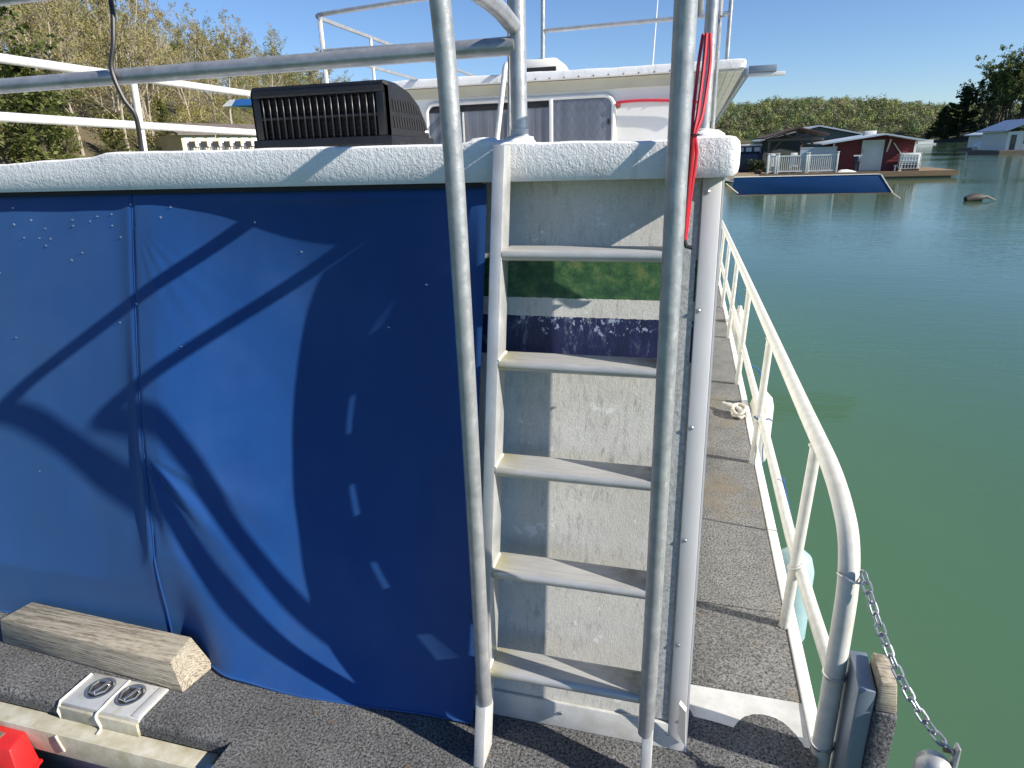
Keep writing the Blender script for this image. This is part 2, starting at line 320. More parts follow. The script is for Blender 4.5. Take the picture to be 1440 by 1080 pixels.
# ------------------------------------------------------------------ mesh building
BASE = {}
class MB:
    def __init__(s): s.v = []; s.f = []
    def add(s, pts, faces):
        o = len(s.v); s.v += [Vector(p) for p in pts]; s.f += [tuple(i+o for i in f) for f in faces]; return s
    def hexa(s, p):     # 4 bottom (ccw from above) + 4 top
        return s.add(p, [(3, 2, 1, 0), (4, 5, 6, 7), (0, 1, 5, 4), (1, 2, 6, 5), (2, 3, 7, 6), (3, 0, 4, 7)])
    def box(s, x0, x1, y0, y1, z0, z1):
        return s.hexa([(x0, y0, z0), (x1, y0, z0), (x1, y1, z0), (x0, y1, z0), (x0, y0, z1), (x1, y0, z1), (x1, y1, z1), (x0, y1, z1)])
    def bar(s, a, b, w, h, up=(0, 0, 1)):
        a = Vector(a); b = Vector(b); d = (b-a).normalized(); up = Vector(up)
        if abs(d.dot(up)) > 0.98: up = Vector((0, 1, 0))
        x = d.cross(up).normalized()*(w/2); y = x.cross(d).normalized()*(h/2)
        return s.hexa([a-x-y, a+x-y, b+x-y, b-x-y, a-x+y, a+x+y, b+x+y, b-x+y])
    def tube(s, path, r, n=12, caps=True, closed=False):
        path = [Vector(p) for p in path]; m = len(path)
        rs = r if isinstance(r, (list, tuple)) else [r]*m
        o = len(s.v); prev = None
        for i, p in enumerate(path):
            if closed: t = (path[(i+1) % m]-path[i-1]).normalized()
            else: t = (path[min(i+1, m-1)]-path[max(i-1, 0)]).normalized()
            if prev is None:
                a = Vector((0, 0, 1)) if abs(t.z) < 0.9 else Vector((1, 0, 0))
                u = t.cross(a).normalized()
            else: u = (prev - t*prev.dot(t)).normalized()
            prev = u; w = t.cross(u)
            for k in range(n):
                an = 2*math.pi*k/n; s.v.append(p + (u*math.cos(an)+w*math.sin(an))*rs[i])
        rings = m if closed else m-1
        for i in range(rings):
            j = (i+1) % m
            for k in range(n):
                k2 = (k+1) % n; s.f.append((o+i*n+k, o+i*n+k2, o+j*n+k2, o+j*n+k))
        if caps and not closed:
            s.f.append(tuple(o+k for k in reversed(range(n)))); s.f.append(tuple(o+(m-1)*n+k for k in range(n)))
        return s
    def lathe(s, prof, c, n=20, axis='Z'):
        o = len(s.v); c = Vector(c)
        for r, h in prof:
            for k in range(n):
                a = 2*math.pi*k/n; x, y = r*math.cos(a), r*math.sin(a)
                s.v.append(c + (Vector((x, y, h)) if axis == 'Z' else Vector((x, h, y)) if axis == 'Y' else Vector((h, x, y))))
        for i in range(len(prof)-1):
            for k in range(n):
                k2 = (k+1) % n; s.f.append((o+i*n+k, o+i*n+k2, o+(i+1)*n+k2, o+(i+1)*n+k))
        return s
    def prism(s, poly, a0, a1, axis='Y'):   # poly of (u,v): axis Y -> (x,z), X -> (y,z), Z -> (x,y)
        n = len(poly)
        def P(u, v, a): return (u, a, v) if axis == 'Y' else (a, u, v) if axis == 'X' else (u, v, a)
        pts = [P(u, v, a0) for u, v in poly]+[P(u, v, a1) for u, v in poly]
        fs = [tuple(range(n)), tuple(reversed(range(n, 2*n)))]+[(i, i+n, (i+1) % n+n, (i+1) % n) for i in range(n)]
        return s.add(pts, fs)
    def grid(s, fn, nu, nv):
        o = len(s.v)
        for j in range(nv+1):
            for i in range(nu+1): s.v.append(Vector(fn(i/nu, j/nv)))
        for j in range(nv):
            for i in range(nu):
                a = o+j*(nu+1)+i; s.f.append((a, a+1, a+nu+2, a+nu+1))
        return s
    def mesh(s, name, base=Vector(), bevel=0.0, smooth=False, segs=2, fix=True):
        me = bpy.data.meshes.new(name)
        me.from_pydata([v-base for v in s.v], [], s.f)
        bm = bmesh.new(); bm.from_mesh(me)
        if fix: bmesh.ops.recalc_face_normals(bm, faces=bm.faces[:])
        if bevel:
            es = [e for e in bm.edges if len(e.link_faces) == 2 and e.calc_face_angle(0) > 0.5]
            bmesh.ops.bevel(bm, geom=es, offset=bevel, segments=segs, profile=0.5, affect='EDGES')
        if smooth or bevel:
            for f in bm.faces: f.smooth = True
        bm.to_mesh(me); bm.free()
        if smooth or bevel:
            try: me.set_sharp_from_angle(angle=R(38))
            except Exception: pass
        return me
def put(o, mat):
    if mat is not None:
        o.data.materials.clear(); o.data.materials.append(MT[mat] if isinstance(mat, str) else mat)
def tag(o, label, cat, group=None, kind=None):
    if label: o['label'] = label
    if cat: o['category'] = cat
    if group: o['group'] = group
    if kind: o['kind'] = kind
    return o
def thing(name, base, label, cat, group=None, aboard=True, kind=None):
    o = bpy.data.objects.new(name, None); COL.objects.link(o); base = Vector(base)
    o.empty_display_size = 0.1
    o.matrix_world = (BOAT if aboard else Matrix.Identity(4)) @ Matrix.Translation(base)
    BASE[o.name] = base
    return tag(o, label, cat, group, kind)
def part(mb, name, mat, parent, bevel=0.0, smooth=False, label=None, kind=None):
    base = BASE[parent.name]
    o = bpy.data.objects.new(name, mb.mesh(name, base, bevel, smooth)); COL.objects.link(o)
    put(o, mat); o.parent = parent; BASE[o.name] = base
    if label: o['label'] = label
    if kind: o['kind'] = kind
    return o
def inst(me, name, parent, mat=Matrix.Identity(4)):     # shared-mesh piece under a parent, mat in the parent's frame
    o = bpy.data.objects.new(name, me); COL.objects.link(o); o.parent = parent; o.matrix_local = mat
    return o
def solo(mb, name, mat, base, label, cat, group=None, aboard=True, bevel=0.0, smooth=False, kind=None):
    base = Vector(base)
    o = bpy.data.objects.new(name, mb.mesh(name, base, bevel, smooth)); COL.objects.link(o); put(o, mat)
    o.matrix_world = (BOAT if aboard else Matrix.Identity(4)) @ Matrix.Translation(base)
    BASE[o.name] = base
    return tag(o, label, cat, group, kind)
def arc(pts, rad=0.05, n=5):            # round the corners of a polyline
    pts = [Vector(p) for p in pts]; out = [pts[0]]
    for i in range(1, len(pts)-1):
        a, b, c = pts[i-1], pts[i], pts[i+1]
        r1 = min(rad, (a-b).length*0.45); r2 = min(rad, (c-b).length*0.45)
        p = b+(a-b).normalized()*r1; q = b+(c-b).normalized()*r2
        for k in range(n+1):
            t = k/n; out.append(p*(1-t)**2 + b*2*t*(1-t) + q*t*t)
    return out+[pts[-1]]
def smooth_path(pts, n=6):              # catmull-rom
    pts = [Vector(p) for p in pts]; P = [pts[0]*2-pts[1]]+pts+[pts[-1]*2-pts[-2]]; out = []
    for i in range(1, len(P)-2):
        for k in range(n):
            t = k/n; a, b, c, d = P[i-1], P[i], P[i+1], P[i+2]
            out.append(0.5*((2*b)+(c-a)*t+(2*a-5*b+4*c-d)*t*t+(3*b-a-3*c+d)*t**3))
    return out+[pts[-1]]

# ================================================================== SETTING
wm = MB(); wm.add([(-1500, -600, WATER_Z), (1500, -600, WATER_Z), (1500, 2400, WATER_Z), (-1500, 2400, WATER_Z)], [(0, 1, 2, 3)])
solo(wm, 'water', 'water', (0, 0, WATER_Z), 'calm green lake water reflecting the sky', 'water', aboard=False, kind='structure')

def terrain(name, mat, fn, label, nu=90, nv=60):
    g = MB().grid(fn, nu, nv)
    return solo(g, name, mat, (0, 0, 0), label, 'hill', aboard=False, smooth=True, kind='structure')
# left bank: foot of the slope runs from A to B and on
LA, LB = Vector((-48, 36, 0)), Vector((-55, 118, 0))
LT = (LB-LA).normalized(); LN = Vector((-LT.y, LT.x, 0))
if LN.x > 0: LN = -LN
def left_h(u, d):       # u along the bank (m), d behind its foot (m)
    if d < 0: return WATER_Z + d*0.15
    n = mnoise.noise(Vector((u*0.02, d*0.02, 3.1)))*4 + mnoise.noise(Vector((u*0.08, d*0.08, 1.0)))*0.8
    ridge = 23 + 9*math.exp(-((u+10)/50)**2)
    return WATER_Z + 0.2 + ridge*(1-math.exp(-(d/42)**1.25)) + n*min(1, d/14)
def left_pt(u, d):
    p = LA + LT*u + LN*d; return Vector((p.x, p.y, left_h(u, d)))
terrain('left_hillside', 'leaf_litter', lambda a, b: left_pt(-90+a*420, -6+b*190), 'leaf-strewn wooded slope rising behind the houseboat roof')
def far_h(x, d):
    if d < 0: return WATER_Z-1
    h = 24 + 5*math.sin(x*0.011+0.6) + 5*mnoise.noise(Vector((x*0.012, 2.2, 0))) + 4*mnoise.noise(Vector((x*0.03, 5.2, 0)))
    h *= 1.05 - 0.25*max(0, min(1, (x-60)/160))
    return WATER_Z + 0.3 + h*(1-math.exp(-(d/70)**1.3)) + 2*mnoise.noise(Vector((x*0.03, d*0.03, 0)))*min(1, d/20)
def far_pt(x, d):
    return Vector((x, 520 + 0.12*x + d, far_h(x, d)))
terrain('far_hills', 'hill_ground', lambda a, b: far_pt(-420+a*900, -4+b*260), 'low wooded hills along the far shore of the lake', 140, 40)
# right bank: a wooded point coming in from the right
RB0 = WD(1312, 203, 330); RB0.z = 0
RBT = Vector((math.sin(R(62)), -math.cos(R(62)), 0)); RBN = Vector((math.cos(R(62)), math.sin(R(62)), 0))
def right_h(u, d):
    if d < 0 or u < -6: return WATER_Z-1
    return WATER_Z+0.3 + (4+0.12*max(0, u)+ 9*(1-math.exp(-max(0, u)/45)))*(1-math.exp(-(d/22)**1.2))*min(1, (u+6)/14) + mnoise.noise(Vector((u*0.05, d*0.05, 7)))*1.2
def right_pt(u, d):
    p = RB0 + RBT*u + RBN*d; return Vector((p.x, p.y, right_h(u, d)))
terrain('right_bank', 'hill_ground', lambda a, b: right_pt(-10+a*260, -2+b*110), 'steep shaded wooded bank on the right shore', 70, 40)

# ------------------------------------------------------------------ trees
def rnd_unit(rg):
    while True:
        v = Vector((rg.uniform(-1, 1), rg.uniform(-1, 1), rg.uniform(-1, 1)))
        if 0.05 < v.length < 1: return v.normalized()
def leaf_mesh(name, leaves):
    me = bpy.data.meshes.new(name); vs_, fs, tones = [], [], []
    for p, n, s, t, tone in leaves:
        a = n.orthogonal().normalized(); b = n.cross(a); c, sn = math.cos(t), math.sin(t)
        u = (a*c+b*sn)*s; w = (b*c-a*sn)*s*0.62; o = len(vs_)
        vs_ += [p-u, p+w*0.9, p+u, p-w*0.9]; fs.append((o, o+1, o+2, o+3)); tones.append(tone)
    me.from_pydata(vs_, [], fs)
    at = me.attributes.new('tone', 'FLOAT', 'FACE'); at.data.foreach_set('value', tones)
    return me
def grow_tree(name, seed, H=11.0, trunk_r=0.16, leaves_per=9, leaf=0.16, spread=0.55, first=0.3, levels=4, lean=0.08, fork=3):
    rg = random.Random(seed); mb = MB(); leaves = []
    def limb(p, d, L, r, lev):
        seg = 4 if lev < 2 else 3; path = [p]; rs = [r]; q = p.copy(); dd = d.copy()
        for k in range(seg):
            dd = (dd + rnd_unit(rg)*(0.13+0.06*lev) + Vector((0, 0, 0.07 if lev else 0.02))).normalized()
            q = q + dd*(L/seg); path.append(q.copy()); rs.append(r*(1-0.62*(k+1)/seg))
        mb.tube(path, rs, 6 if lev == 0 else 4 if lev < 2 else 3, caps=False)
        if lev >= levels-1:
            tone = rg.random()*0.45
            for _ in range(leaves_per):
                t = rg.random(); i = min(seg-1, int(t*seg)); b = path[i].lerp(path[i+1], t*seg-i)
                leaves.append((b+rnd_unit(rg)*rg.uniform(0.05, 0.42)*(L**0.5), rnd_unit(rg), leaf*rg.uniform(0.6, 1.3), rg.uniform(0, 6.3), tone+rg.random()*0.25))
            return
        nb = (7 if lev == 0 else fork+rg.randint(0, 1))
        for k in range(nb):
            t = (first+(1-first)*(k+rg.random()*0.8)/nb) if lev == 0 else rg.uniform(0.25, 1.0)
            i = min(seg-1, int(t*seg)); b = path[i].lerp(path[i+1], min(1, t*seg-i))
            side = rnd_unit(rg); side = (side-dd*side.dot(dd)).normalized()
            nd = (dd*(1-spread)+side*spread+Vector((0, 0, 0.15))).normalized()
            limb(b, nd, L*rg.uniform(0.42, 0.62)*(1.15-0.5*t if lev == 0 else 1), max(0.012, rs[i]*rg.uniform(0.4, 0.6)), lev+1)
        limb(path[-1], dd, L*0.45, rs[-1], lev+1)
    limb(Vector((0, 0, -0.3)), Vector((rg.uniform(-lean, lean), rg.uniform(-lean, lean), 1)).normalized(), H*0.62, trunk_r, 0)
    return mb.mesh(name+'_trunk', smooth=True, fix=False), leaf_mesh(name+'_crown', leaves)
def grow_cedar(name, seed, H=9.0, W=2.4, n=11000, leaf=0.085):
    rg = random.Random(seed); mb = MB(); leaves = []
    mb.tube([(0, 0, -0.3), (0.05, 0, H*0.5), (0, 0.05, H*0.97)], [0.16, 0.09, 0.015], 6, caps=False)
    boughs = []
    for k in range(110):
        t = (k+rg.random())/110; z = H*(0.06+0.92*t); a = rg.uniform(0, 6.283)
        rad = W*(1-t)**0.75*rg.uniform(0.55, 1.1)*(0.75 if t < 0.1 else 1)+0.12
        p0 = Vector((0, 0, z)); p1 = Vector((math.cos(a)*rad, math.sin(a)*rad, z+rad*rg.uniform(0.05, 0.45)))
        mb.tube([p0, p1], [0.028, 0.008], 3, caps=False); boughs.append((p0, p1, rg.random()*0.5))
    for _ in range(n):
        p0, p1, tone = boughs[rg.randrange(len(boughs))]; t = rg.uniform(0.18, 1.06)
        b = p0.lerp(p1, t)+rnd_unit(rg)*rg.uniform(0, 0.30)+Vector((0, 0, -0.05))
        d = ((p1-p0).normalized()+rnd_unit(rg)*0.8).normalized()
        leaves.append((b, d.orthogonal().normalized()+rnd_unit(rg)*0.4, leaf*rg.uniform(0.6, 1.4), rg.uniform(0, 6.3), tone+rg.random()*0.2))
    for i, l in enumerate(leaves): leaves[i] = (l[0], l[1].normalized(), l[2], l[3], l[4])
    return mb.mesh(name+'_trunk', smooth=True, fix=False), leaf_mesh(name+'_crown', leaves)
HARD = [grow_tree('hardwood', 11, 11, 0.15, 9, 0.085, levels=5), grow_tree('hardwood', 12, 12, 0.17, 6, 0.08, 0.5, 0.38, 5),
        grow_tree('hardwood', 13, 10, 0.13, 11, 0.09, 0.6, 0.25, 5), grow_tree('hardwood', 15, 13, 0.18, 4, 0.08, 0.5, 0.35, 5),
        grow_tree('hardwood', 19, 9, 0.12, 13, 0.09, 0.62, 0.2, 5)]
CEDAR = [grow_cedar('cedar', 4), grow_cedar('cedar', 8, 8, 2.8)]
def plant(name, meshes, mats, p, s, rot, label, cat, group):
    root = bpy.data.objects.new(name, None); COL.objects.link(root); root.empty_display_size = 0.3
    root.location = p; root.rotation_euler = (0, 0, rot); root.scale = (s, s, s)
    tag(root, label, cat, group)
    for me, nm, mt in zip(meshes, ('trunk', 'crown'), mats):
        o = bpy.data.objects.new(nm, me); COL.objects.link(o); o.parent = root
        if not me.materials: me.materials.append(None)
        o.material_slots[0].link = 'OBJECT'; o.material_slots[0].material = MT[mt]
    return root
def left_at(px, d):         # where the view through column px meets depth d behind the bank's foot
    w = rayw(px, 210); w = Vector((w.x, w.y, 0)).normalized(); e = Vector((EYEW.x, EYEW.y, 0))
    # (e + w t - LA).LN = d
    t = (d-(e-LA).dot(LN))/w.dot(LN); q = e+w*t; u = (q-LA).dot(LT)
    return u
rg = random.Random(5)
# cedars at the left, each where the photograph shows one
for px_, d, s, v, rot, lab in [(-2, 3, 2.5, 0, 0.4, 'tall olive-green cedar, the largest evergreen on the left slope'),
                               (62, 2, 1.25, 1, 2.0, 'low spreading cedar in front of the tallest cedar'),
                               (92, 5, 0.85, 0, 4.0, 'small cedar bush between the big cedar and pale bare trunks'),
                               (165, 4, 0.60, 1, 1.0, 'short dark cedar bush under the white railing post'),
                               (238, 6, 0.66, 0, 3.0, 'rounded green cedar beside the end of the motel row')]:
    u = left_at(px_, d); plant('cedar_tree', CEDAR[v], ('bark_dark', 'leaf_cedar'), left_pt(u, d), s, rot, lab, 'tree', 'evergreens on the left slope')
# hardwoods
k = 0
for d, n, x0, x1 in [(6, 6, 60, 250), (12, 8, 40, 330), (20, 9, 20, 440), (30, 9, 60, 470), (42, 9, 120, 520)]:
    for i in range(n):
        px_ = x0+(x1-x0)*(i+rg.uniform(0.2, 0.8))/n; u = left_at(px_, d+rg.uniform(-2, 2)); v = rg.choice((1, 3, 3, 0)) if d <= 12 else rg.randrange(len(HARD))
        green = rg.random() < (0.12 if px_ < 260 else 0.34)
        where = {6: 'at the foot of the left slope', 12: 'low on the left slope', 20: 'midway up the left slope', 30: 'high on the left slope', 42: 'on the crest of the left slope'}[d]
        lab = ('fresh green young hardwood ' if green else 'half-bare pale-barked hardwood with tan spring buds ')+where
        plant('hardwood_tree', HARD[v], ('bark', 'leaf_green' if green else 'leaf_spring'), left_pt(u, d), rg.uniform(0.95, 1.4)*(0.9 if d < 10 else 1), rg.uniform(0, 6.28), lab, 'tree',
              'green hardwoods on the left slope' if green else 'budding hardwoods on the left slope')
# right bank trees
DARKW = [grow_tree('bank_tree', 31, 15, 0.26, 7, 0.2, 0.5, 0.35, 5), grow_tree('bank_tree', 32, 14, 0.22, 2, 0.18, 0.55, 0.35, 5), grow_tree('bank_tree', 33, 16, 0.26, 6, 0.2, 0.5, 0.4, 5)]
PINE = grow_cedar('bank_cedar', 40, 13, 6.0, 20000, 0.26)
def bank_at(px, d):
    w = rayw(px, 200); w = Vector((w.x, w.y, 0)).normalized(); e = Vector((EYEW.x, EYEW.y, 0))
    t = (d-(e-RB0).dot(RBN))/w.dot(RBN); q = e+w*t; return (q-RB0).dot(RBT)
for px_, d, kind, s, rot, lab in [(1322, 4, 'p', 1.05, 0, 'dark cedar standing at the very tip of the right shore'),
                                  (1345, 5, 'p', 1.55, 2, 'broad dark evergreen next to the tip of the right shore'),
                                  (1376, 8, 1, 1.55, 1, 'thin open-branched tree right of the broad dark evergreen')]:
    u = bank_at(px_, d)
    if kind == 'p': plant('cedar_tree', PINE, ('bark_dark', 'leaf_dark'), right_pt(u, d), s, rot, lab, 'tree', 'evergreens on the right shore')
    else: plant('bank_tree', DARKW[kind], ('bark_dark', 'leaf_green'), right_pt(u, d), s, rot, lab, 'tree', 'trees on the right shore')
for i in range(24):
    px_ = 1383+i*4.6+rg.uniform(-3, 3); d = rg.uniform(5, 26); u = bank_at(px_, d)
    plant('bank_tree', DARKW[i % 3], ('bark_dark', 'leaf_green' if i % 3 else 'leaf_dark'), right_pt(u, d), rg.uniform(1.35, 1.9), rg.uniform(0, 6.28),
          'tall leafy tree in the row crowning the right bank', 'tree', 'row of trees on the right bank')

def forest(name, mat, pts, label, per=46, leaf=1.0, seed=1, align=0.5):
    rg2 = random.Random(seed); leaves = []; mb = MB()
    for p, h, w in pts:
        tone = rg2.random()*0.85
        lobes = [(Vector((rg2.uniform(-1, 1)*w*0.32, rg2.uniform(-1, 1)*w*0.32, h*rg2.uniform(0.5, 0.85))), rg2.uniform(0.38, 0.55)*w) for _ in range(4)]
        for _ in range(per):
            c, r_ = lobes[rg2.randrange(4)]
            n = rnd_unit(rg2); leaves.append((p+c+n*r_*rg2.uniform(0.6, 1.0), (n+rnd_unit(rg2)*align).normalized(), leaf*rg2.uniform(0.5, 1.1), rg2.uniform(0, 6.3), tone+rg2.random()*0.05))
    me = leaf_mesh(name, leaves); o = bpy.data.objects.new(name, me); COL.objects.link(o); put(o, mat)
    tag(o, label, 'forest', None, 'stuff'); return o
rg = random.Random(9)
pts = []
for _ in range(1900):
    x = rg.uniform(-60, 330); d = rg.uniform(0, 1)**0.8*150; p = far_pt(x, d); pts.append((p, rg.uniform(6, 11)*(1.35 if rg.random() < 0.08 else 1), rg.uniform(5, 9)))
forest('far_forest', 'leaf_far', pts, 'mixed brown and spring-green woods covering the far hills', 120, 0.75, 2, 0.3)
pts = []
for _ in range(430):
    u = rg.uniform(-60, 300); d = rg.uniform(34, 120); pts.append((left_pt(u, d), rg.uniform(8, 12), rg.uniform(3.5, 5.5)))
forest('slope_forest', 'leaf_spring', pts, 'mass of budding woods behind the trees of the left slope', 520, 0.24, 3)
pts = []
for _ in range(260):
    u = rg.uniform(-4, 200); d = rg.uniform(0, 60); pts.append((right_pt(u, d), rg.uniform(2, 7), rg.uniform(2.5, 4.5)))
forest('bank_undergrowth', 'leaf_dark', pts, 'dark undergrowth covering the right bank', 130, 0.5, 4)
pts = []
for _ in range(300):
    u = rg.uniform(-30, 160); d = rg.uniform(0.5, 30); pts.append((left_pt(u, d), rg.uniform(0.5, 2.2), rg.uniform(0.8, 1.8)))
pts2 = []
for _ in range(420):
    u = rg.uniform(-40, 150); d = rg.uniform(4, 40); pts2.append((left_pt(u, d), rg.uniform(2.5, 7), rg.uniform(1.5, 3.2)))
forest('slope_saplings', 'leaf_spring', pts2, 'thicket of budding saplings under the taller trees of the left slope', 330, 0.12, 12)
forest('slope_undergrowth', 'leaf_green', pts, 'low brush on the floor of the left slope', 90, 0.13, 6)

# ================================================================== THE HOUSEBOAT
def wy(z): return 1.6 + 0.225*z          # raked stern wall
def lerp_tab(tab, x):
    if x <= tab[0][0]: return tab[0][1]
    for (a, p), (b, q) in zip(tab, tab[1:]):
        if x <= b: return p+(q-p)*(x-a)/(b-a)
    return tab[-1][1]
HB = thing('houseboat', (-1.4, 3.0, -0.6), 'white houseboat with raked striped stern wall and lumpy white roof edge', 'houseboat')
part(MB().box(-3.35, 0.46, 1.3, 11.6, -0.85, -0.07), 'hull', 'hull', HB, 0.04)
# stern wall
w = MB(); w.hexa([(-0.625, wy(0.0), 0.0), (0.03, wy(0.0), 0.0), (0.03, wy(0)+0.03, 0.0), (-0.625, wy(0)+0.03, 0.0),
                  (-0.625, wy(1.71), 1.71), (0.03, wy(1.71), 1.71), (0.03, wy(1.71)+0.03, 1.71), (-0.625, wy(1.71)+0.03, 1.71)])
part(w, 'stern_wall', 'wall', HB)
part(MB().prism([(wy(0)+0.004, 0.0), (wy(1.705)+0.004, 1.705), (11.4, 1.705), (11.4, 0.0)], 0.031, 0.082, 'X'), 'side_wall', 'white_siding', HB)
part(MB().prism([(1.96, 0.0), (2.3, 1.705), (11.4, 1.705), (11.4, 0.0)], -3.34, -3.28, 'X'), 'side_wall', 'white_siding', HB)
dk = MB(); dk.box(-3.27, 0.02, 2.35, 2.40, 0.0, 1.70)
part(dk, 'inner_bulkhead', 'dark', HB)
# corner trim: a rough grey joint strip and an aluminium angle, screwed on
def raked(x0, x1, off0, off1, z0, z1):
    return [(x0, wy(z0)-off1, z0), (x1, wy(z0)-off1, z0), (x1, wy(z0)-off0, z0), (x0, wy(z0)-off0, z0),
            (x0, wy(z1)-off1, z1), (x1, wy(z1)-off1, z1), (x1, wy(z1)-off0, z1), (x0, wy(z1)-off0, z1)]
part(MB().hexa(raked(-0.035, 0.024, 0.0005, 0.006, 0.09, 1.69)), 'joint_strip', 'speckled', HB)
ct = part(MB().hexa(raked(0.030, 0.083, 0.001, 0.013, 0.0, 1.698)), 'corner_trim', 'alu_trim', HB, 0.003)
part(MB().hexa(raked(0.0835, 0.089, -0.06, 0.012, 0.0, 1.698)), 'trim_return', 'alu_trim', HB)
scr = MB().lathe([(0.0065, 0.0), (0.0065, -0.002), (0.004, -0.0045), (0.0, -0.005)], (0, 0, 0), 10, 'Y').mesh('screw', smooth=True); scr.materials.append(MT['steel'])
hb = BASE[HB.name]
for z, x in ((1.66, 0.045), (1.335, 0.040), (1.0, 0.042), (0.665, 0.044), (0.34, 0.045), (0.10, 0.07)):
    inst(scr, 'screw', ct, Matrix.Translation(Vector((x, wy(z)-0.0135, z))-hb))
bt = part(MB().hexa(raked(-0.62, 0.062, 0.001, 0.012, 0.0, 0.082)), 'base_trim', 'alu_old', HB, 0.003)
for x in (-0.31, 0.03):
    inst(scr, 'screw', bt, Matrix.Translation(Vector((x, wy(0.05)-0.0125, 0.05))-hb))
q4 = [PY(*q, 1.578) for q in ((952, 1030), (963, 1049), (964, 1001), (955, 990))]
fl = MB().add([tuple(p) for p in q4]+[(p.x+0.004, p.y+0.012, p.z+0.004) for p in q4], [(0, 1, 2, 3), (7, 6, 5, 4), (0, 4, 5, 1), (1, 5, 6, 2), (2, 6, 7, 3), (3, 7, 4, 0)])
part(fl, 'corner_bracket', 'alu', HB)
# after roof with its thick white coated edge
TOP = [(-3.5, 1.795), (-2.4, 1.800), (-1.99, 1.812), (-1.93, 1.826), (-1.6, 1.820), (-1.23, 1.818), (-0.67, 1.809), (-0.59, 1.824), (-0.53, 1.812), (-0.14, 1.800), (0.0, 1.806), (0.12, 1.803)]
def roof_loft(mb, x0, x1, yf, zb, top, yback, seed, n=120, end_r=0.028):
    cols = [x0+(x1-x0)*i/n for i in range(n)]+[x1-end_r*0.5, x1-end_r*0.12, x1]
    ins = [0]*n+[0.10, 0.45, 1.0]
    rows = []
    for x, k in zip(cols, ins):
        nz = mnoise.noise(Vector((x*3.1, seed, 0)))*0.005+mnoise.noise(Vector((x*11, seed, 4)))*0.0025
        zt = top(x)+nz; k *= end_r
        rows.append([(x, yback, zb+k), (x, yf+0.05, zb+k), (x, yf+0.004+k, zb+0.0005+k), (x, yf+k, zb+0.006+k), (x, yf+k+0.001, (zb+zt)/2),
                     (x, yf+k+0.002, zt-0.018-k), (x, yf+k+0.005, zt-0.007-k), (x, yf+k+0.014, zt-0.002-k), (x, yf+k+0.05, zt-k), (x, yf+0.5, zt-k), (x, yback, zt-k)])
    m = len(rows[0]); o = len(mb.v)
    for r in rows: mb.v += [Vector(p) for p in r]
    for i in range(len(rows)-1):
        for j in range(m):
            j2 = (j+1) % m; mb.f.append((o+i*m+j, o+(i+1)*m+j, o+(i+1)*m+j2, o+i*m+j2))
    mb.f.append(tuple(o+j for j in range(m))); mb.f.append(tuple(o+(len(rows)-1)*m+j for j in reversed(range(m))))
    return mb
part(roof_loft(MB(), -3.46, 0.12, 1.87, 1.70, lambda x: lerp_tab(TOP, x), 5.02, 1.0), 'after_roof', 'stucco', HB, smooth=True)
part(MB().box(-3.2, -0.60, 1.884, 1.897, 1.686, 1.6995), 'curtain_track', 'dark', HB)
# lumps of sealant on the roof edge
for x, y in ((-0.50, 1.95), (0.03, 1.98), (-0.60, 1.93)):
    part(MB().lathe([(0.055, -0.01), (0.05, 0.008), (0.034, 0.018), (0.0, 0.021)], (x, y, 1.805), 14), 'sealant_lump', 'stucco', HB, smooth=True)
# decks
part(MB().box(-1.3355, 0.475, 0.30, 1.80, -0.06, -0.001), 'aft_deck', 'carpet', HB)
part(MB().prism([(2.3, -0.055), (1.275, -0.055), (1.275, -0.022), (1.279, -0.011), (1.287, -0.003), (1.300, -0.0005), (2.3, -0.0005)], -3.34, -1.3365, 'X'), 'aft_deck_strip', 'carpet', HB)
part(MB().box(-1.3355, 0.03, 1.805, 2.3, -0.06, -0.003), 'inner_deck', 'carpet', HB)
lip = MB(); lip.box(-3.3, -1.39, 1.212, 1.2745, -0.075, -0.058); lip.box(-3.3, -1.39, 1.204, 1.2118, -0.15, -0.052)
part(lip, 'deck_channel', 'stained', HB, 0.002)
part(MB().hexa([(-1.39, 1.205, -0.15), (-1.362, 1.205, -0.15), (-1.362, 1.225, -0.15), (-1.39, 1.225, -0.15), (-1.39, 1.205, -0.045), (-1.355, 1.215, -0.045), (-1.355, 1.232, -0.045), (-1.39, 1.225, -0.045)]), 'channel_end', 'alu', HB)
# side walkway
wk = part(MB().box(0.083, 0.47, 1.72, 11.4, -0.07, -0.004), 'walkway', 'hull', HB)
for y0, y1 in ((1.872, 2.335), (2.338, 3.80), (3.803, 5.21), (5.213, 6.22), (6.223, 7.6), (7.603, 9.1), (9.103, 11.3)):
    part(MB().box(0.0905, 0.4605, y0, y1, -0.003, 0.006+random.Random(int(y0*10)).uniform(-0.001, 0.0015)), 'carpet_panel', 'carpet_walk', wk, 0.003)
pl = MB().grid(lambda a, b: (0.0905+a*0.372, (1.738-0.045*a)+b*(1.871-1.738+0.045*a), 0.0035+0.004*math.sin(a*7)*(1-b)-0.006*(1-b)), 14, 3)
part(pl, 'threshold_plate', 'alu_old', wk, smooth=True)
part(MB().box(0.464, 0.506, 1.70, 11.4, -0.09, 0.013), 'walkway_rim', 'white_paint', HB, 0.006)
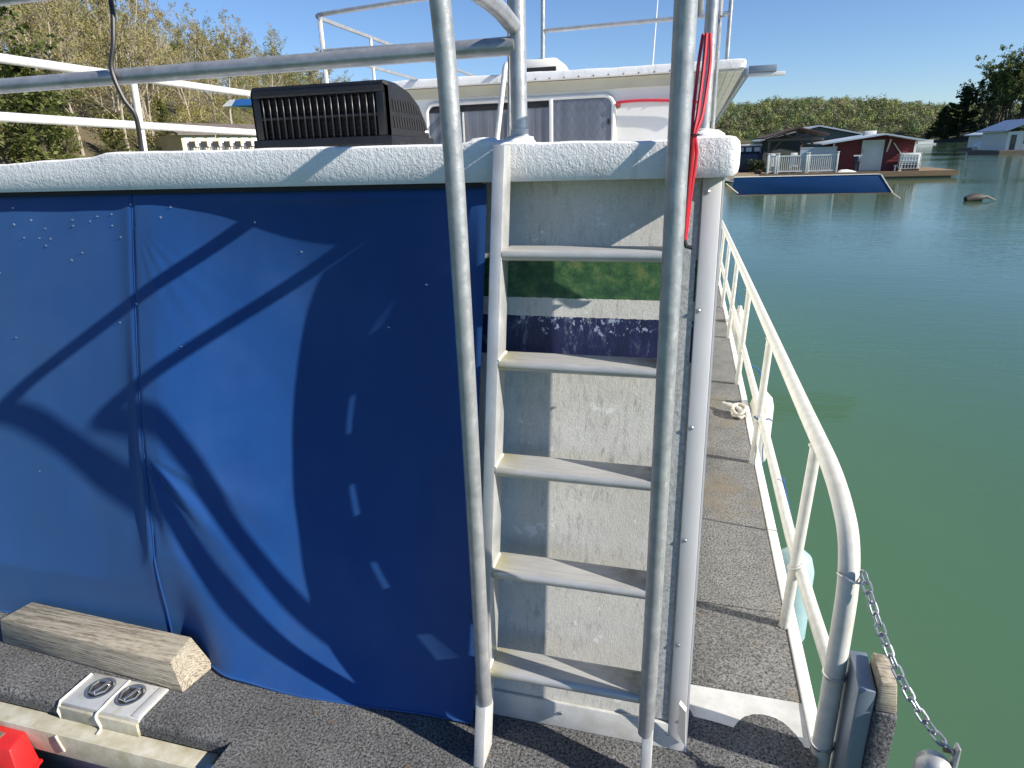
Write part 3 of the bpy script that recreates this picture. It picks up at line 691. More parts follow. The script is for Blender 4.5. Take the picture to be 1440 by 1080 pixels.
# forward cabin and upper roof
part(MB().box(-3.36, 0.082, 5.022, 5.08, 1.70, 2.312), 'cabin_wall', 'white_siding', HB)
part(MB().box(0.0415, 0.0815, 5.0805, 11.4, 1.706, 2.30), 'cabin_side', 'white_siding', HB)
part(MB().box(-3.36, 0.081, 5.006, 5.0215, 2.236, 2.307), 'shade_band', 'cream', HB)  # shade under the upper roof edge, painted as a cream strip
part(roof_loft(MB(), -3.52, 0.305, 4.96, 2.312, lambda x: 2.372+0.002*math.sin(x*3), 11.9, 7.0, 90, 0.022), 'upper_roof', 'stucco', HB, smooth=True)
for i in range(12):
    x = 0.02-i*0.105
    part(MB().lathe([(0.006, 0), (0.006, -0.004), (0, -0.005)], (x, 4.9595, 2.322), 8, 'Y'), 'screw', 'rust', HB)
for k in range(4):
    part(MB().box(0.084+k*0.052, 0.133+k*0.052, 4.99, 11.6, 2.300, 2.309), 'soffit_panel', 'alu_old', HB)
part(MB().box(0.293, 0.322, 4.965, 11.6, 2.255, 2.311), 'gutter', 'post_plate', HB, 0.004)
ob = part(MB().box(0.3225, 0.50, 4.985, 5.03, 2.283, 2.325), 'awning_arm', 'post_plate', HB, 0.003)
part(MB().box(0.3225, 0.555, 4.99, 5.025, 2.258, 2.2825), 'arm_rail', 'alu_trim', ob, 0.003)
# cabin window
def rrect(x0, x1, z0, z1, r, y, n=6):
    out = []
    for cx_, cz_, a0 in ((x1-r, z1-r, 0), (x0+r, z1-r, 90), (x0+r, z0+r, 180), (x1-r, z0+r, 270)):
        for k in range(n+1):
            a = R(a0+90*k/n); out.append((cx_+r*math.cos(a), y, cz_+r*math.sin(a)))
    return out
win = part(MB().tube(rrect(-2.01, -0.575, 1.83, 2.195, 0.07, 5.012), 0.017, 8, closed=True), 'window_frame', 'white_paint', HB, smooth=True)
def mat_lace():
    m, nt, b = new_mat('window_with_lace_curtain'); tc = N(nt, 'ShaderNodeTexCoord'); sx = N(nt, 'ShaderNodeSeparateXYZ')
    nt.links.new(tc.outputs['Object'], sx.inputs[0])
    def dia(sgn):
        s = mathn(nt, 'ADD', mathn(nt, 'MULTIPLY', sx.outputs['X'], 19.0*sgn), mathn(nt, 'MULTIPLY', sx.outputs['Z'], 11.0))
        return mathn(nt, 'ABSOLUTE', mathn(nt, 'SUBTRACT', mathn(nt, 'FRACT', s, 0), 0.5), 0)
    lines = mathn(nt, 'MINIMUM', dia(1), dia(-1))
    fold = noise(nt, coords(nt, (16, 1, 0.6)), 1, 3)
    c = ramp(nt, fold, [(0.3, (0.09, 0.10, 0.125)), (0.7, (0.17, 0.185, 0.22))])
    c = mix(nt, ramp(nt, lines, [(0.02, 0.45), (0.10, 0.0)]), c, (0.07, 0.08, 0.10))
    nt.links.new(c, b.inputs['Base Color']); b.inputs['Roughness'].default_value = 0.5
    b.inputs['Coat Weight'].default_value = 0.7; b.inputs['Coat Roughness'].default_value = 0.03
    return m
MT['lace'] = mat_lace()
MT['drape'] = basic('window_with_drapes', (0.22, 0.23, 0.26), (0.09, 0.10, 0.12), 1, 0.08, 0, 0, 60, (22, 1, 0.7))
part(MB().box(-1.995, -1.045, 5.0065, 5.0115, 1.84, 2.183), 'window_pane', 'drape', HB)
part(MB().box(-1.015, -0.592, 5.0035, 5.0085, 1.845, 2.178), 'window_pane', 'lace', HB)
part(MB().box(-1.99, -1.05, 5.0045, 5.0062, 2.135, 2.18), 'curtain_gap', 'dark', win)
part(MB().box(-1.044, -1.016, 4.995, 5.0118, 1.835, 2.19), 'mullion', 'white_paint', win, 0.003)
for x in (-1.72, -1.35): part(MB().box(x, x+0.012, 4.9985, 5.0042, 1.845, 2.13), 'curtain_fold', 'white_siding', win)
part(MB().box(-0.615, -0.600, 4.996, 5.003, 2.0, 2.035), 'window_latch', 'black_plastic', win)
hr = part(MB().hexa([(-1.42, 5.55, 2.37), (-1.0, 5.55, 2.37), (-1.0, 6.0, 2.37), (-1.42, 6.0, 2.37), (-1.38, 5.57, 2.545), (-1.10, 5.57, 2.545), (-1.10, 5.95, 2.545), (-1.38, 5.95, 2.545)]), 'roof_vent', 'white_siding', HB, 0.03)
part(MB().box(-1.36, -1.10, 5.545, 5.5495, 2.43, 2.475), 'vent_opening', 'dark', hr)

# ------------------------------------------------------------------ stern curtain
def curtain(a, b):
    x = -3.26 + a*(3.26-0.592); z = 0.004 + b*1.69
    y = 1.535 + 0.368*(z/1.69)**0.96
    low = max(0, 1-z/1.69)
    y += 0.016*low**0.6*math.sin(2.3*x+0.9) + 0.010*low*math.sin(4.7*x-0.4+0.6*z)
    y += 0.150*math.sin(math.pi*min(1, max(0, (x+1.80)/1.19))**1.25)**0.95*math.sin(math.pi*min(1, max(0, z/1.66)))**0.65
    # seam ridge: pushed out towards the stern, dropping off sharply on its port side
    xs = -1.885 + 0.035*low + 0.012*math.sin(z*4)
    d = x-xs; amp = 0.008 + 0.013*math.exp(-((z-0.75)/0.40)**2) + 0.012*math.exp(-((z-0.1)/0.2)**2)
    ridge = math.exp(-(d/0.26)**2) if d > 0 else math.exp(-(d/0.05)**2)
    y -= amp*ridge
    y += 0.006*math.exp(-(d/0.008)**2)
    # wrinkles gathered at the foot of the seam, fanning out to starboard
    if d > -0.3:
        ex, ez = x-(xs), z-0.80; r = math.hypot(ex, ez)
        if ez < 0 and r > 0.02:
            an = math.atan2(ex, -ez)
            y += 0.010*math.sin(an*15+1.5*r)*math.exp(-((an-0.55)/0.5)**2)*min(1, r/0.12)*math.exp(-(r/0.85)**2)
    # fine pulls under the top of the seam
    ex, ez = x-xs, z-1.62
    if ex > 0 and ez < 0:
        an = math.atan2(ex, -ez); r = math.hypot(ex, ez)
        y += 0.0018*math.sin(an*30)*math.exp(-((an-0.6)/0.35)**2)*math.exp(-(r/0.4)**2)*min(1, r/0.05)
    # vertical drapes to port
    y += 0.007*low**0.4*math.sin(9*(x+0.08*z))*math.exp(-((x+2.55)/0.35)**2)
    # hem slumping on the deck
    y -= 0.02*math.exp(-(z/0.09)**2)*(0.6+0.6*math.sin(5*x+1))
    y += 0.0025*mnoise.noise(Vector((x*5, z*3, 1)))
    def sst(t): t = min(1, max(0, t)); return t*t*(3-2*t)
    k_ = sst((-1.50-x)/0.30)*sst((0.75-z)/0.60)
    y = y*(1-k_) + max(y, 1.615)*k_          # the timber block holds the cloth back
    x2 = x + (0.004*math.sin(z*5) if a == 1 else 0)
    return (x2, y, z + 0.006*math.sin(7*x)*(b == 0))
cu = thing('stern_curtain', (-1.9, 1.55, 0), 'large royal blue canvas curtain hanging from the white roof edge', 'curtain')
cob = part(MB().grid(curtain, 300, 150), 'canvas', 'cloth', cu, smooth=True)
hem = MB().tube([curtain(i/90, 0.0) for i in range(91)], 0.004, 5)
part(hem, 'hem', 'cloth', cu, smooth=True)
sm = []
for j in range(120):
    b = j/119; z = 0.004+b*1.69; low = max(0, 1-z/1.69); xs = -1.885+0.035*low+0.012*math.sin(z*4)
    p = curtain((xs+3.26)/(3.26-0.592), b); sm.append((p[0], p[1]-0.001, p[2]))
part(MB().tube(sm, 0.0028, 5), 'seam', 'cloth', cu, smooth=True)
# midges sitting on the canvas
rg = random.Random(3)
bug = MB().add([(-0.006, 0, 0), (0, -0.001, 0.0016), (0.006, 0, 0.001), (0, -0.001, -0.0016), (-0.002, -0.004, 0.004), (0.004, -0.004, 0.005)], [(0, 1, 2, 3), (1, 4, 5)]).mesh('insect'); bug.materials.append(MT['insect'])
spots = [(20, 293), (103, 309), (128, 311), (138, 304), (158, 301), (46, 310), (22, 316), (35, 334), (57, 335), (73, 336), (66, 345), (65, 321), (104, 317), (159, 317), (117, 355), (103, 366), (171, 333), (193, 427), (170, 453), (24, 474), (256, 487), (228, 306), (241, 291), (185, 288), (57, 662), (360, 313), (1, 383), (425, 354), (600, 400), (547, 460)]
for (sx_, sy_) in spots:
    d_ = ray(sx_, sy_); t = 1.9/d_.y
    for _ in range(8):
        p = EYE+d_*t; a_ = (p.x+3.26)/(3.26-0.592); b_ = (p.z-0.004)/1.69
        if not (0 <= a_ <= 1 and 0 <= b_ <= 1): break
        t *= 1+(curtain(a_, b_)[1]-p.y)/p.y
    p = EYE+d_*t
    o = bpy.data.objects.new('insect', bug); COL.objects.link(o)
    o.matrix_world = BOAT @ Matrix.Translation(p+Vector((0, -0.003, 0))) @ Matrix.Rotation(rg.uniform(-0.6, 0.6), 4, 'Y')
    tag(o, 'tiny pale midge clinging to the blue canvas curtain', 'insect', 'midges on the canvas curtain')

# ------------------------------------------------------------------ boarding ladder
def ly(z): return 1.393 + 0.235*z
LAD = thing('boarding_ladder', (-0.28, 1.42, 0), 'galvanised boarding ladder with two bent handrails against the striped wall', 'ladder')
for s, (xa, xb) in ((-1, (-0.540, -0.505)), (1, (-0.047, -0.012))):
    st = MB().hexa([(xa, ly(0.22), 0.22), (xb, ly(0.22), 0.22), (xb, ly(0.22)+0.098, 0.22), (xa, ly(0.22)+0.098, 0.22),
                    (xa, ly(1.80), 1.80), (xb, ly(1.80), 1.80), (xb, ly(1.80)+0.075, 1.80), (xa, ly(1.80)+0.075, 1.80)])
    part(st, 'stringer', 'alu', LAD, 0.003)
    x0, x1 = (xa-0.002, xb-0.004) if s < 0 else (xa+0.004, xb-0.001)
    ft = MB().hexa([(x0, 1.383, -0.001), (x1, 1.383, -0.001), (x1, 1.475, -0.001), (x0, 1.475, -0.001), (x0, ly(0.23)-0.006, 0.225), (x1, ly(0.23)-0.006, 0.225), (x1, ly(0.23)+0.08, 0.215), (x0, ly(0.23)+0.08, 0.215)])
    part(ft, 'foot', 'alu_old', LAD, 0.003)
for k in range(5):
    zt = 1.522-0.3035*k; y0 = ly(zt)-0.004; y1 = y0+0.101
    prof = []
    for q in range(7):
        a = R(90+180*q/6); prof.append((y0+0.016+0.016*math.cos(a), zt-0.016+0.016*math.sin(a)))
    prof = [(y1, zt), (y1, zt-0.004)] and ([(y1, zt)]+prof+[(y0+0.05, zt-0.032), (y0+0.05, zt-0.027), (y0+0.045, zt-0.005), (y1, zt-0.005)])
    nx = 24; mb = MB(); m = len(prof)
    for i in range(nx+1):
        x = -0.504+i/nx*0.456
        mb.v += [Vector((x, u, v)) for u, v in prof]
    for i in range(nx):
        for j in range(m):
            mb.f.append((i*m+j, i*m+(j+1) % m, (i+1)*m+(j+1) % m, (i+1)*m+j))
    mb.f.append(tuple(range(m))); mb.f.append(tuple(nx*m+j for j in reversed(range(m))))
    t = part(mb, 'tread', 'tread', LAD, smooth=True)
    g = t.data.attributes.new('grime', 'FLOAT', 'POINT'); g2 = t.data.attributes.new('moss', 'FLOAT', 'POINT')
    bb = BASE[LAD.name]
    for i, v in enumerate(t.data.vertices):
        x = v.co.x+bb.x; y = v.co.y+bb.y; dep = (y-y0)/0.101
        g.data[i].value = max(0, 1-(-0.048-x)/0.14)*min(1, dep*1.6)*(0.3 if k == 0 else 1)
        g2.data[i].value = max(0, 1-(x+0.504)/0.10)*(0.25 if k == 0 else 0.9)
    if k:
        part(MB().tube([(-0.5045, y0+0.004, zt-0.002), (-0.5045, y0+0.05, zt+0.003), (-0.5045, y1-0.012, zt+0.002)], 0.004, 6), 'weld', 'sealant', t, smooth=True)
def handrail(x, dx):
    pts = [(x+dx, 1.452, 0.195), (x+dx*0.7, 1.447, 0.29), (x, 1.446, 0.70), (x, 1.443, 1.2), (x, 1.432, 1.72), (x, 1.412, 2.0), (x, 1.388, 2.12), (x, 1.56, 2.135), (x+0.01, 1.80, 2.130), (x+0.012, 1.925, 2.112)]
    return arc(pts, 0.085, 6)
for x, dx in ((-0.517, 0.0), (-0.031, -0.003)):
    h = part(MB().tube(handrail(x, dx), 0.0222, 16), 'handrail', 'galv', LAD, smooth=True)
    part(MB().lathe([(0.016, 0.004), (0.016, -0.006), (0.009, -0.010), (0.0, -0.011)], (x+0.012, 1.9155, 2.108), 6, 'Y'), 'bolt', 'rust', h)

# ------------------------------------------------------------------ railings on the after roof
RR = thing('roof_railing', (-2.0, 1.95, 1.81), 'galvanised pipe railing round the low after roof, white along the port side', 'railing')
part(MB().tube(arc([(-0.503, 1.95, 2.064), (-3.40, 1.95, 2.058), (-3.40, 2.2, 2.045)], 0.1), 0.0245, 14), 'rail', 'galv', RR, smooth=True)
part(MB().tube(arc([(-0.503, 1.95, 2.335), (-3.40, 1.95, 2.325), (-3.40, 2.2, 2.32)], 0.1), 0.0245, 14), 'rail', 'galv', RR, smooth=True)
part(MB().tube([(-3.40, 2.2, 2.32), (-3.40, 5.0, 2.325)], 0.024, 12), 'rail', 'white_tube', RR, smooth=True)
part(MB().tube([(-3.40, 2.2, 2.045), (-3.40, 5.0, 2.04)], 0.024, 12), 'rail', 'white_tube', RR, smooth=True)
for p in ((-3.40, 2.05), (-3.40, 3.63), (-3.40, 4.9)):
    part(MB().tube([(p[0]-0.03, p[1], 1.79), (p[0], p[1], 2.32)], 0.021, 12), 'post', 'white_tube', RR, smooth=True)
part(MB().tube([(-0.497, 1.953, 1.79), (-0.495, 1.953, 2.5)], 0.0235, 14), 'post', 'galv', RR, smooth=True)
part(MB().tube([(-0.545, 2.02, 1.79), (-0.53, 2.02, 2.5)], 0.006, 6), 'brace_rod', 'galv', RR, smooth=True)
part(MB().lathe([(0.042, 0), (0.042, 0.008), (0.027, 0.012), (0.026, 0.03)], (-0.497, 1.953, 1.815), 16), 'post_flange', 'alu_old', RR, smooth=True)
part(MB().tube([(0.022, 1.975, 1.79), (0.026, 1.97, 2.5)], 0.0165, 12), 'post', 'galv', RR, smooth=True)
part(MB().tube([(0.047, 1.985, 1.79), (0.046, 1.985, 2.5)], 0.005, 8), 'brace_rod', 'galv', RR, smooth=True)
part(MB().lathe([(0.03, 0), (0.028, 0.012), (0.017, 0.016)], (0.022, 1.975, 1.812), 14), 'post_flange', 'alu_old', RR, smooth=True)
part(MB().tube([(0.047, 1.978, 2.10), (0.06, 1.97, 2.10)], 0.003, 5), 'wire_tie', 'steel', RR)
# cables
blk = smooth_path([(-1.905, 1.97, 2.42), (-1.866, 1.965, 2.291), (-1.860, 1.935, 2.166), (-1.874, 1.918, 2.081), (-1.853, 1.92, 1.992), (-1.832, 1.935, 1.934), (-1.845, 1.945, 1.818)], 6)
solo(MB().tube(blk, 0.0075, 8), 'power_cable', 'rubber', (-1.84, 1.95, 1.82), 'black cable looped down over the pipe railing to the white roof edge', 'cable', smooth=True)
RC = thing('red_cable', (0.0, 1.85, 1.55), 'bundle of red cables tied beside the right handrail of the ladder', 'cable')
for i, (ox, oy) in enumerate(((0, 0), (0.0095, 0.004), (-0.0085, 0.006))):
    p = [(0.014+ox, 1.935+oy, 2.055), (0.012+ox*1.6, 1.90+oy, 1.98), (0.004+ox*1.3, 1.845+oy, 1.86), (-0.003+ox*0.5, 1.826+oy*0.5, 1.807), (-0.002+ox, 1.835+oy, 1.76), (-0.006+ox*0.6, 1.84+oy, 1.66), (-0.010+ox*0.3, 1.847+oy, 1.535)]
    part(MB().tube(smooth_path(p, 6), 0.0046, 8), 'strand', 'red_wire', RC, smooth=True)
part(MB().tube([(-0.012+0.013*math.cos(a*0.63)+0.01, 1.828+0.012*math.sin(a*0.63), 1.808) for a in range(10)], 0.0022, 5, closed=True), 'cable_tie', 'rubber', RC)
part(MB().tube([(-0.010, 1.847, 1.54), (-0.004, 1.848, 1.522), (0.012, 1.85, 1.518)], 0.006, 8), 'connector', 'rubber', RC)
solo(MB().tube(smooth_path([(-0.545, 5.0185, 2.126), (-0.53, 4.99, 2.142), (-0.35, 4.985, 2.146), (-0.1, 4.985, 2.13), (0.03, 4.98, 2.115)], 6), 0.010, 8), 'red_cable', 'red_wire', (-0.5, 5.0, 2.12), 'single red cable running from a hole beside the cabin window', 'cable', smooth=True)
part_hole = part(MB().lathe([(0.02, -0.002), (0.014, -0.006), (0, -0.007)], (-0.545, 5.0215, 2.122), 12, 'Y'), 'cable_hole', 'rust', HB)

# ------------------------------------------------------------------ roof air conditioner
AC = thing('air_conditioner', (-1.85, 3.4, 1.81), 'black plastic rooftop air conditioner with slatted end and slotted side', 'air conditioner')
X0, X1, YF = -2.215, -1.445, 3.1
side = [(3.10, 1.90), (3.10, 2.135), (3.115, 2.15), (3.25, 2.148), (3.38, 2.125), (3.50, 2.07), (3.58, 1.99), (3.63, 1.90)]
def shroud(mb):
    n = len(side); o = len(mb.v)
    for x, k in ((X0, 0.02), (X0+0.02, 0.0), (X1-0.02, 0.0), (X1, 0.02)):
        for y, z in side: mb.v.append(Vector((x, y+(k if y < 3.2 else -k*0.6), z-(k*0.6 if z > 1.95 else 0))))
    for i in range(3):
        for j in range(1, n-1): mb.f.append((o+i*n+j, o+(i+1)*n+j, o+(i+1)*n+j+1, o+i*n+j+1))
    mb.f.append(tuple(o+j for j in range(n))); mb.f.append(tuple(o+3*n+j for j in reversed(range(n))))
    return mb
part(shroud(MB()), 'shroud', 'black_plastic', AC, smooth=True)
fr = MB(); fr.box(X0+0.02, X1-0.02, YF+0.002, YF+0.03, 2.098, 2.138); fr.box(X0+0.02, X0+0.06, YF+0.002, YF+0.03, 1.90, 2.098); fr.box(X1-0.06, X1-0.02, YF+0.002, YF+0.03, 1.90, 2.098)
part(fr, 'front_frame', 'black_plastic', AC, 0.003)
part(MB().box(X0+0.06, X1-0.06, YF+0.034, YF+0.04, 1.90, 2.098), 'coil_backing', 'dark', AC)
slat = MB().box(-0.004, 0.004, -0.012, 0.012, -0.098, 0.098).mesh('slat', bevel=0.002, segs=1); slat.materials.append(MT['black_plastic'])
ab = BASE[AC.name]
for i in range(17):
    x = X0+0.075+i*(X1-X0-0.15)/16; inst(slat, 'slat', AC, Matrix.Translation(Vector((x, YF+0.012, 1.998))-ab))
fin = MB().box(-(X1-X0-0.124)/2, (X1-X0-0.124)/2, -0.003, 0.003, -0.0025, 0.0025).mesh('coil_row'); fin.materials.append(MT['fin'])
for j in range(7): inst(fin, 'coil_row', AC, Matrix.Translation(Vector(((X0+X1)/2, YF+0.029, 1.915+j*0.028))-ab))
part(MB().box(X0+0.06, X1-0.06, YF+0.004, YF+0.02, 1.992, 2.004), 'cross_bar', 'black_plastic', AC)
for i in range(6): part(MB().box(X0+0.04+i*0.117, X0+0.145+i*0.117, YF-0.004, YF+0.002, 2.103, 2.107), 'clip_line', 'fin', AC)
slot = MB().prism([(0.0, 0.0), (0.018, 0.0), (0.006, 0.06), (-0.012, 0.06)], 0, 0.003, 'X').mesh('side_slot'); slot.materials.append(MT['dark'])
for i in range(13):
    y = 3.165+i*0.032; zt = lerp_tab(side[2:], y)-0.045
    for z0 in (1.935, 2.012):
        h = min(0.9, (zt-z0)/0.06)
        if h > 0.3: inst(slot, 'side_slot', AC, Matrix.Translation(Vector((X1+0.0005, y, z0))-ab) @ Matrix.Diagonal((1, 1, min(1.1, h), 1)))
part(MB().box(X1+0.001, X1+0.003, 3.55, 3.60, 1.925, 1.937), 'maker_plate', 'white_paint', AC)
bp = MB().box(X0-0.005, X1+0.012, 3.095, 3.65, 1.805, 1.899)
pan = part(bp, 'base_pan', 'black_plastic', AC, 0.006)
for i in range(5): part(MB().box(X1+0.0125, X1+0.0145, 3.17+i*0.09, 3.235+i*0.09, 1.83, 1.866), 'pan_vent', 'dark', pan)
for i in range(6): part(MB().box(X0+0.03+i*0.12, X0+0.125+i*0.12, 3.090, 3.0945, 1.855, 1.862), 'pan_rib', 'fin', pan)

# ------------------------------------------------------------------ railings, ladder and mast on the upper roof
UR = thing('upper_roof_railing', (-2.0, 5.7, 2.37), 'thin galvanised railing standing on the upper white roof', 'railing')
c1 = PX(440, 22, -3.3); c2 = PX(447, 72, -3.3)
part(MB().tube(arc([PY(622, -6, c1.y), c1, (-3.3, 11.0, c1.z)], 0.12), 0.019, 10), 'rail', 'galv', UR, smooth=True)
part(MB().tube(arc([PY(640, 60, c2.y), c2, (-3.3, 11.0, c2.z)], 0.10), 0.017, 10), 'rail', 'galv', UR, smooth=True)
for y in (c1.y+0.12, c1.y+1.1, 8.8):
    part(MB().tube([(-3.3, y, 2.36), (-3.3, y, c1.z)], 0.016, 8), 'post', 'white_tube', UR, smooth=True)
part(MB().tube([(-3.3+0.05, c1.y, 2.36), (-3.25, c1.y, c1.z)], 0.008, 6), 'post', 'galv', UR, smooth=True)
p1 = PY(763, 92, 5.6); p2 = PY(772, 43, 5.6); p3 = PY(990, 22, 5.6)
part(MB().tube([(p1.x, 5.6, 2.36), (p1.x+0.01, 5.6, 3.1)], 0.017, 10), 'post', 'galv', UR, smooth=True)
part(MB().tube([(p1.x, 5.6, p2.z), (0.2, 5.6, p3.z)], 0.016, 10), 'rail', 'galv', UR, smooth=True)
part(MB().tube([(0.2, 5.6, 2.36), (0.2, 5.6, 3.1)], 0.016, 10), 'post', 'galv', UR, smooth=True)
an = PY(917, 82, 6.3)
solo(MB().tube([(an.x, 6.3, 2.37), (an.x+0.035, 6.3, 3.2)], [0.008, 0.004], 6), 'whip_antenna', 'white_paint', (an.x, 6.3, 2.37), 'slim white whip antenna on the upper roof', 'antenna')
UL = thing('roof_ladder', (-1.6, 4.85, 1.82), 'short aluminium ladder leaning from the low roof to the upper roof', 'ladder')
for (a, b) in (((628, 210), (624, 70)), ((696, 205), (711, 88))):
    p, q = PY(*a, 4.72), PY(*b, 4.90)
    part(MB().tube(arc([(p.x, 4.72, 1.815), q, (q.x+0.01, 5.05, q.z-0.02), (q.x+0.01, 5.05, 2.372)], 0.06), 0.019, 10), 'stringer', 'alu_old', UL, smooth=True)
pr = PY(714, 205, 4.74)
part(MB().tube([(pr.x, 4.74, 1.815), (pr.x-0.01, 4.93, 2.40)], 0.011, 8), 'brace', 'white_tube', UL, smooth=True)
pl_ = PY(628, 210, 4.72).x; pr_ = PY(696, 205, 4.72).x
part(MB().tube([(pl_, 4.722, 1.86), (pr_, 4.722, 1.86)], 0.012, 8), 'rung', 'alu_old', UL, smooth=True)

# ------------------------------------------------------------------ starboard walkway railing
SR = thing('walkway_railing', (0.47, 1.69, 0), 'white tubular railing with slanted end post along the side walkway', 'railing')
top = arc([(0.492, 1.69, -0.10), (0.492, 1.688, 0.30), (0.492, 1.70, 0.71), (0.488, 1.98, 0.80), (0.482, 2.6, 0.805), (0.478, 11.2, 0.815)], 0.20, 8)
part(MB().tube(top, 0.0285, 16), 'top_rail', 'white_tube', SR, smooth=True)
part(MB().tube([(0.492, 1.70, 0.29), (0.488, 2.06, 0.268), (0.482, 2.5, 0.262), (0.478, 3.8, 0.30), (0.476, 11.1, 0.32)], 0.0225, 14), 'mid_rail', 'white_tube', SR, smooth=True)
for i in range(7):
    y = 2.262+1.476*i
    part(MB().tube([(0.455, y, 0.004), (0.462, y, 0.25), (0.48, y, 0.79)], 0.0205, 12), 'post', 'white_tube', SR, smooth=True)
    part(MB().lathe([(0.024, 0.0), (0.024, 0.006)], (0.455, y, 0.007), 12), 'post_foot', 'white_tube', SR)
    if i < 4:
        part(MB().tube([(0.4795+0.0225*math.cos(a*0.5236), y+0.0225*math.sin(a*0.5236), 0.778+0.004*math.cos(a*1.05)) for a in range(12)], 0.0045, 6, closed=True), 'weld', 'white_tube', SR, smooth=True)
        part(MB().tube([(0.464+0.0235*math.cos(a*0.5236), y+0.0235*math.sin(a*0.5236), 0.285+0.014*math.cos(a*0.5236)) for a in range(12)], 0.0045, 6, closed=True), 'weld', 'white_tube', SR, smooth=True)
for z in (0.03, 0.30): part(MB().lathe([(0.029, -0.006), (0.033, -0.004), (0.033, 0.004), (0.029, 0.006)], (0.492, 1.689, z), 18), 'pipe_clamp', 'steel', SR, smooth=True)
solo(MB().tube([(0.455+0.03*math.cos(a*0.45)+0.012, 3.738+0.03*math.sin(a*0.45), 0.30+0.004*math.sin(a)) for a in range(14)], 0.005, 6, closed=True).tube([(0.49, 3.71, 0.30), (0.515, 3.69, 0.315), (0.53, 3.70, 0.30)], 0.004, 6).tube([(0.49, 3.71, 0.30), (0.50, 3.705, 0.2), (0.50, 3.715, 0.10), (0.53, 3.7, -0.15)], 0.003, 6), 'rope_tie', 'blue_rope', (0.46, 3.74, 0.3), 'blue cord knotted round the mid rail of the walkway railing', 'rope', smooth=True)
# cleat
CL = thing('mooring_cleat', (0.42, 4.5, 0.006), 'small metal cleat wound with pale rope on the walkway edge', 'cleat')
part(MB().tube(smooth_path([(0.32, 4.62, 0.055), (0.37, 4.56, 0.06), (0.43, 4.49, 0.06), (0.47, 4.44, 0.05)], 4), [0.012]*3+[0.017]*7+[0.012]*3, 8), 'horn', 'alu_old', CL, smooth=True)
part(MB().tube([(0.40, 4.53, 0.004), (0.40, 4.53, 0.06)], 0.016, 8), 'cleat_foot', 'alu_old', CL)
part(MB().tube([(0.43, 4.47, 0.004), (0.43, 4.47, 0.06)], 0.016, 8), 'cleat_foot', 'alu_old', CL)
part(MB().tube([(0.42+0.045*math.cos(a*0.5)*(1+0.1*math.sin(a)), 4.49+0.07*math.sin(a*0.5), 0.02+0.055*abs(math.sin(a*0.31))) for a in range(30)], 0.012, 7), 'rope_turns', 'rope', CL, smooth=True)
# fenders
def fender(y, zt, L, r, mat, label):
    f = thing('boat_fender', (0.60, y, zt-L), label, 'fender', 'fenders along the hull')
    prof = [(0.0, 0.0), (r*0.35, 0.01), (r*0.8, 0.05), (r, 0.12), (r, L-0.12), (r*0.8, L-0.05), (r*0.3, L-0.005), (r*0.25, L+0.03), (0, L+0.035)]
    part(MB().lathe(prof, (0.60, y, zt-L), 18), 'body', mat, f, smooth=True)
    part(MB().tube(smooth_path([(0.60, y, zt+0.01), (0.56, y, zt+0.15), (0.50, y, 0.31)], 4), 0.006, 6), 'lanyard', 'blue_rope', f, smooth=True)
fender(2.95, -0.06, 0.62, 0.095, 'fender', 'faded aqua fender hanging low beside the walkway near the chain post')
fender(4.75, 0.12, 0.6, 0.085, 'fender_white', 'off-white fender hanging outside the railing beyond the cleat')
fender(7.4, 0.16, 0.6, 0.085, 'fender_white', 'off-white fender hung far along the railing towards the bow')
solo(MB().tube([(0.40, 2.75, -0.70), (0.60, 2.72, -0.635), (0.70, 2.75, -0.62), (0.78, 2.68, -0.66)], [0.02, 0.035, 0.03, 0.01], 7), 'driftwood', 'brown_log', (0.6, 2.72, -0.64), 'brown scrap of driftwood floating beneath the aqua fender', 'driftwood', smooth=True)

# ------------------------------------------------------------------ dock post, chain and capped post by the gate
DP = thing('dock_post', (0.57, 1.62, -0.6), 'carpet-wrapped dock post with a blue-grey plate beside the railing end', 'post')
part(MB().hexa([(0.524, 1.575, -0.7), (0.570, 1.575, -0.7), (0.570, 1.70, -0.7), (0.524, 1.70, -0.7), (0.524, 1.575, 0.362), (0.570, 1.575, 0.362), (0.570, 1.70, 0.388), (0.524, 1.70, 0.388)]), 'face_plate', 'post_plate', DP, 0.004)
part(MB().box(0.5715, 0.632, 1.565, 1.69, -0.7, 0.30), 'carpet_wrap', 'carpet_post', DP, 0.012)
part(MB().hexa([(0.574, 1.57, 0.3005), (0.628, 1.57, 0.3005), (0.628, 1.686, 0.3005), (0.574, 1.686, 0.3005), (0.576, 1.575, 0.400), (0.618, 1.58, 0.392), (0.62, 1.68, 0.404), (0.576, 1.682, 0.41)]), 'timber_core', 'timber', DP, 0.006)
part(MB().lathe([(0.010, 0), (0.010, -0.004), (0.006, -0.008), (0, -0.009)], (0.547, 1.5745, 0.03), 6, 'Y'), 'bolt', 'rust', DP)
def link_mesh(L=0.036, W=0.021, r=0.0036):
    pts = []; s = (L-W)/2
    for k in range(9): a = R(-90+180*k/8); pts.append((s+W/2*math.cos(a), W/2*math.sin(a), 0))
    for k in range(9): a = R(90+180*k/8); pts.append((-s+W/2*math.cos(a), W/2*math.sin(a), 0))
    me = MB().tube(pts, r, 6, closed=True).mesh('chain_link', smooth=True); me.materials.append(MT['chain']); return me
CH = thing('safety_chain', (0.55, 1.66, 0.35), 'galvanised steel chain slung from the railing end to a capped post', 'chain')
A, B = Vector((0.516, 1.678, 0.668)), PY(1340, 1050, 1.45)
lk = link_mesh(); cb = BASE[CH.name]
curve = []
for i in range(201):
    t = i/200; p = A.lerp(B+(B-A).normalized()*0.03, t); p.z -= 0.14*4*t*(1-t)*0.55; curve.append(p)
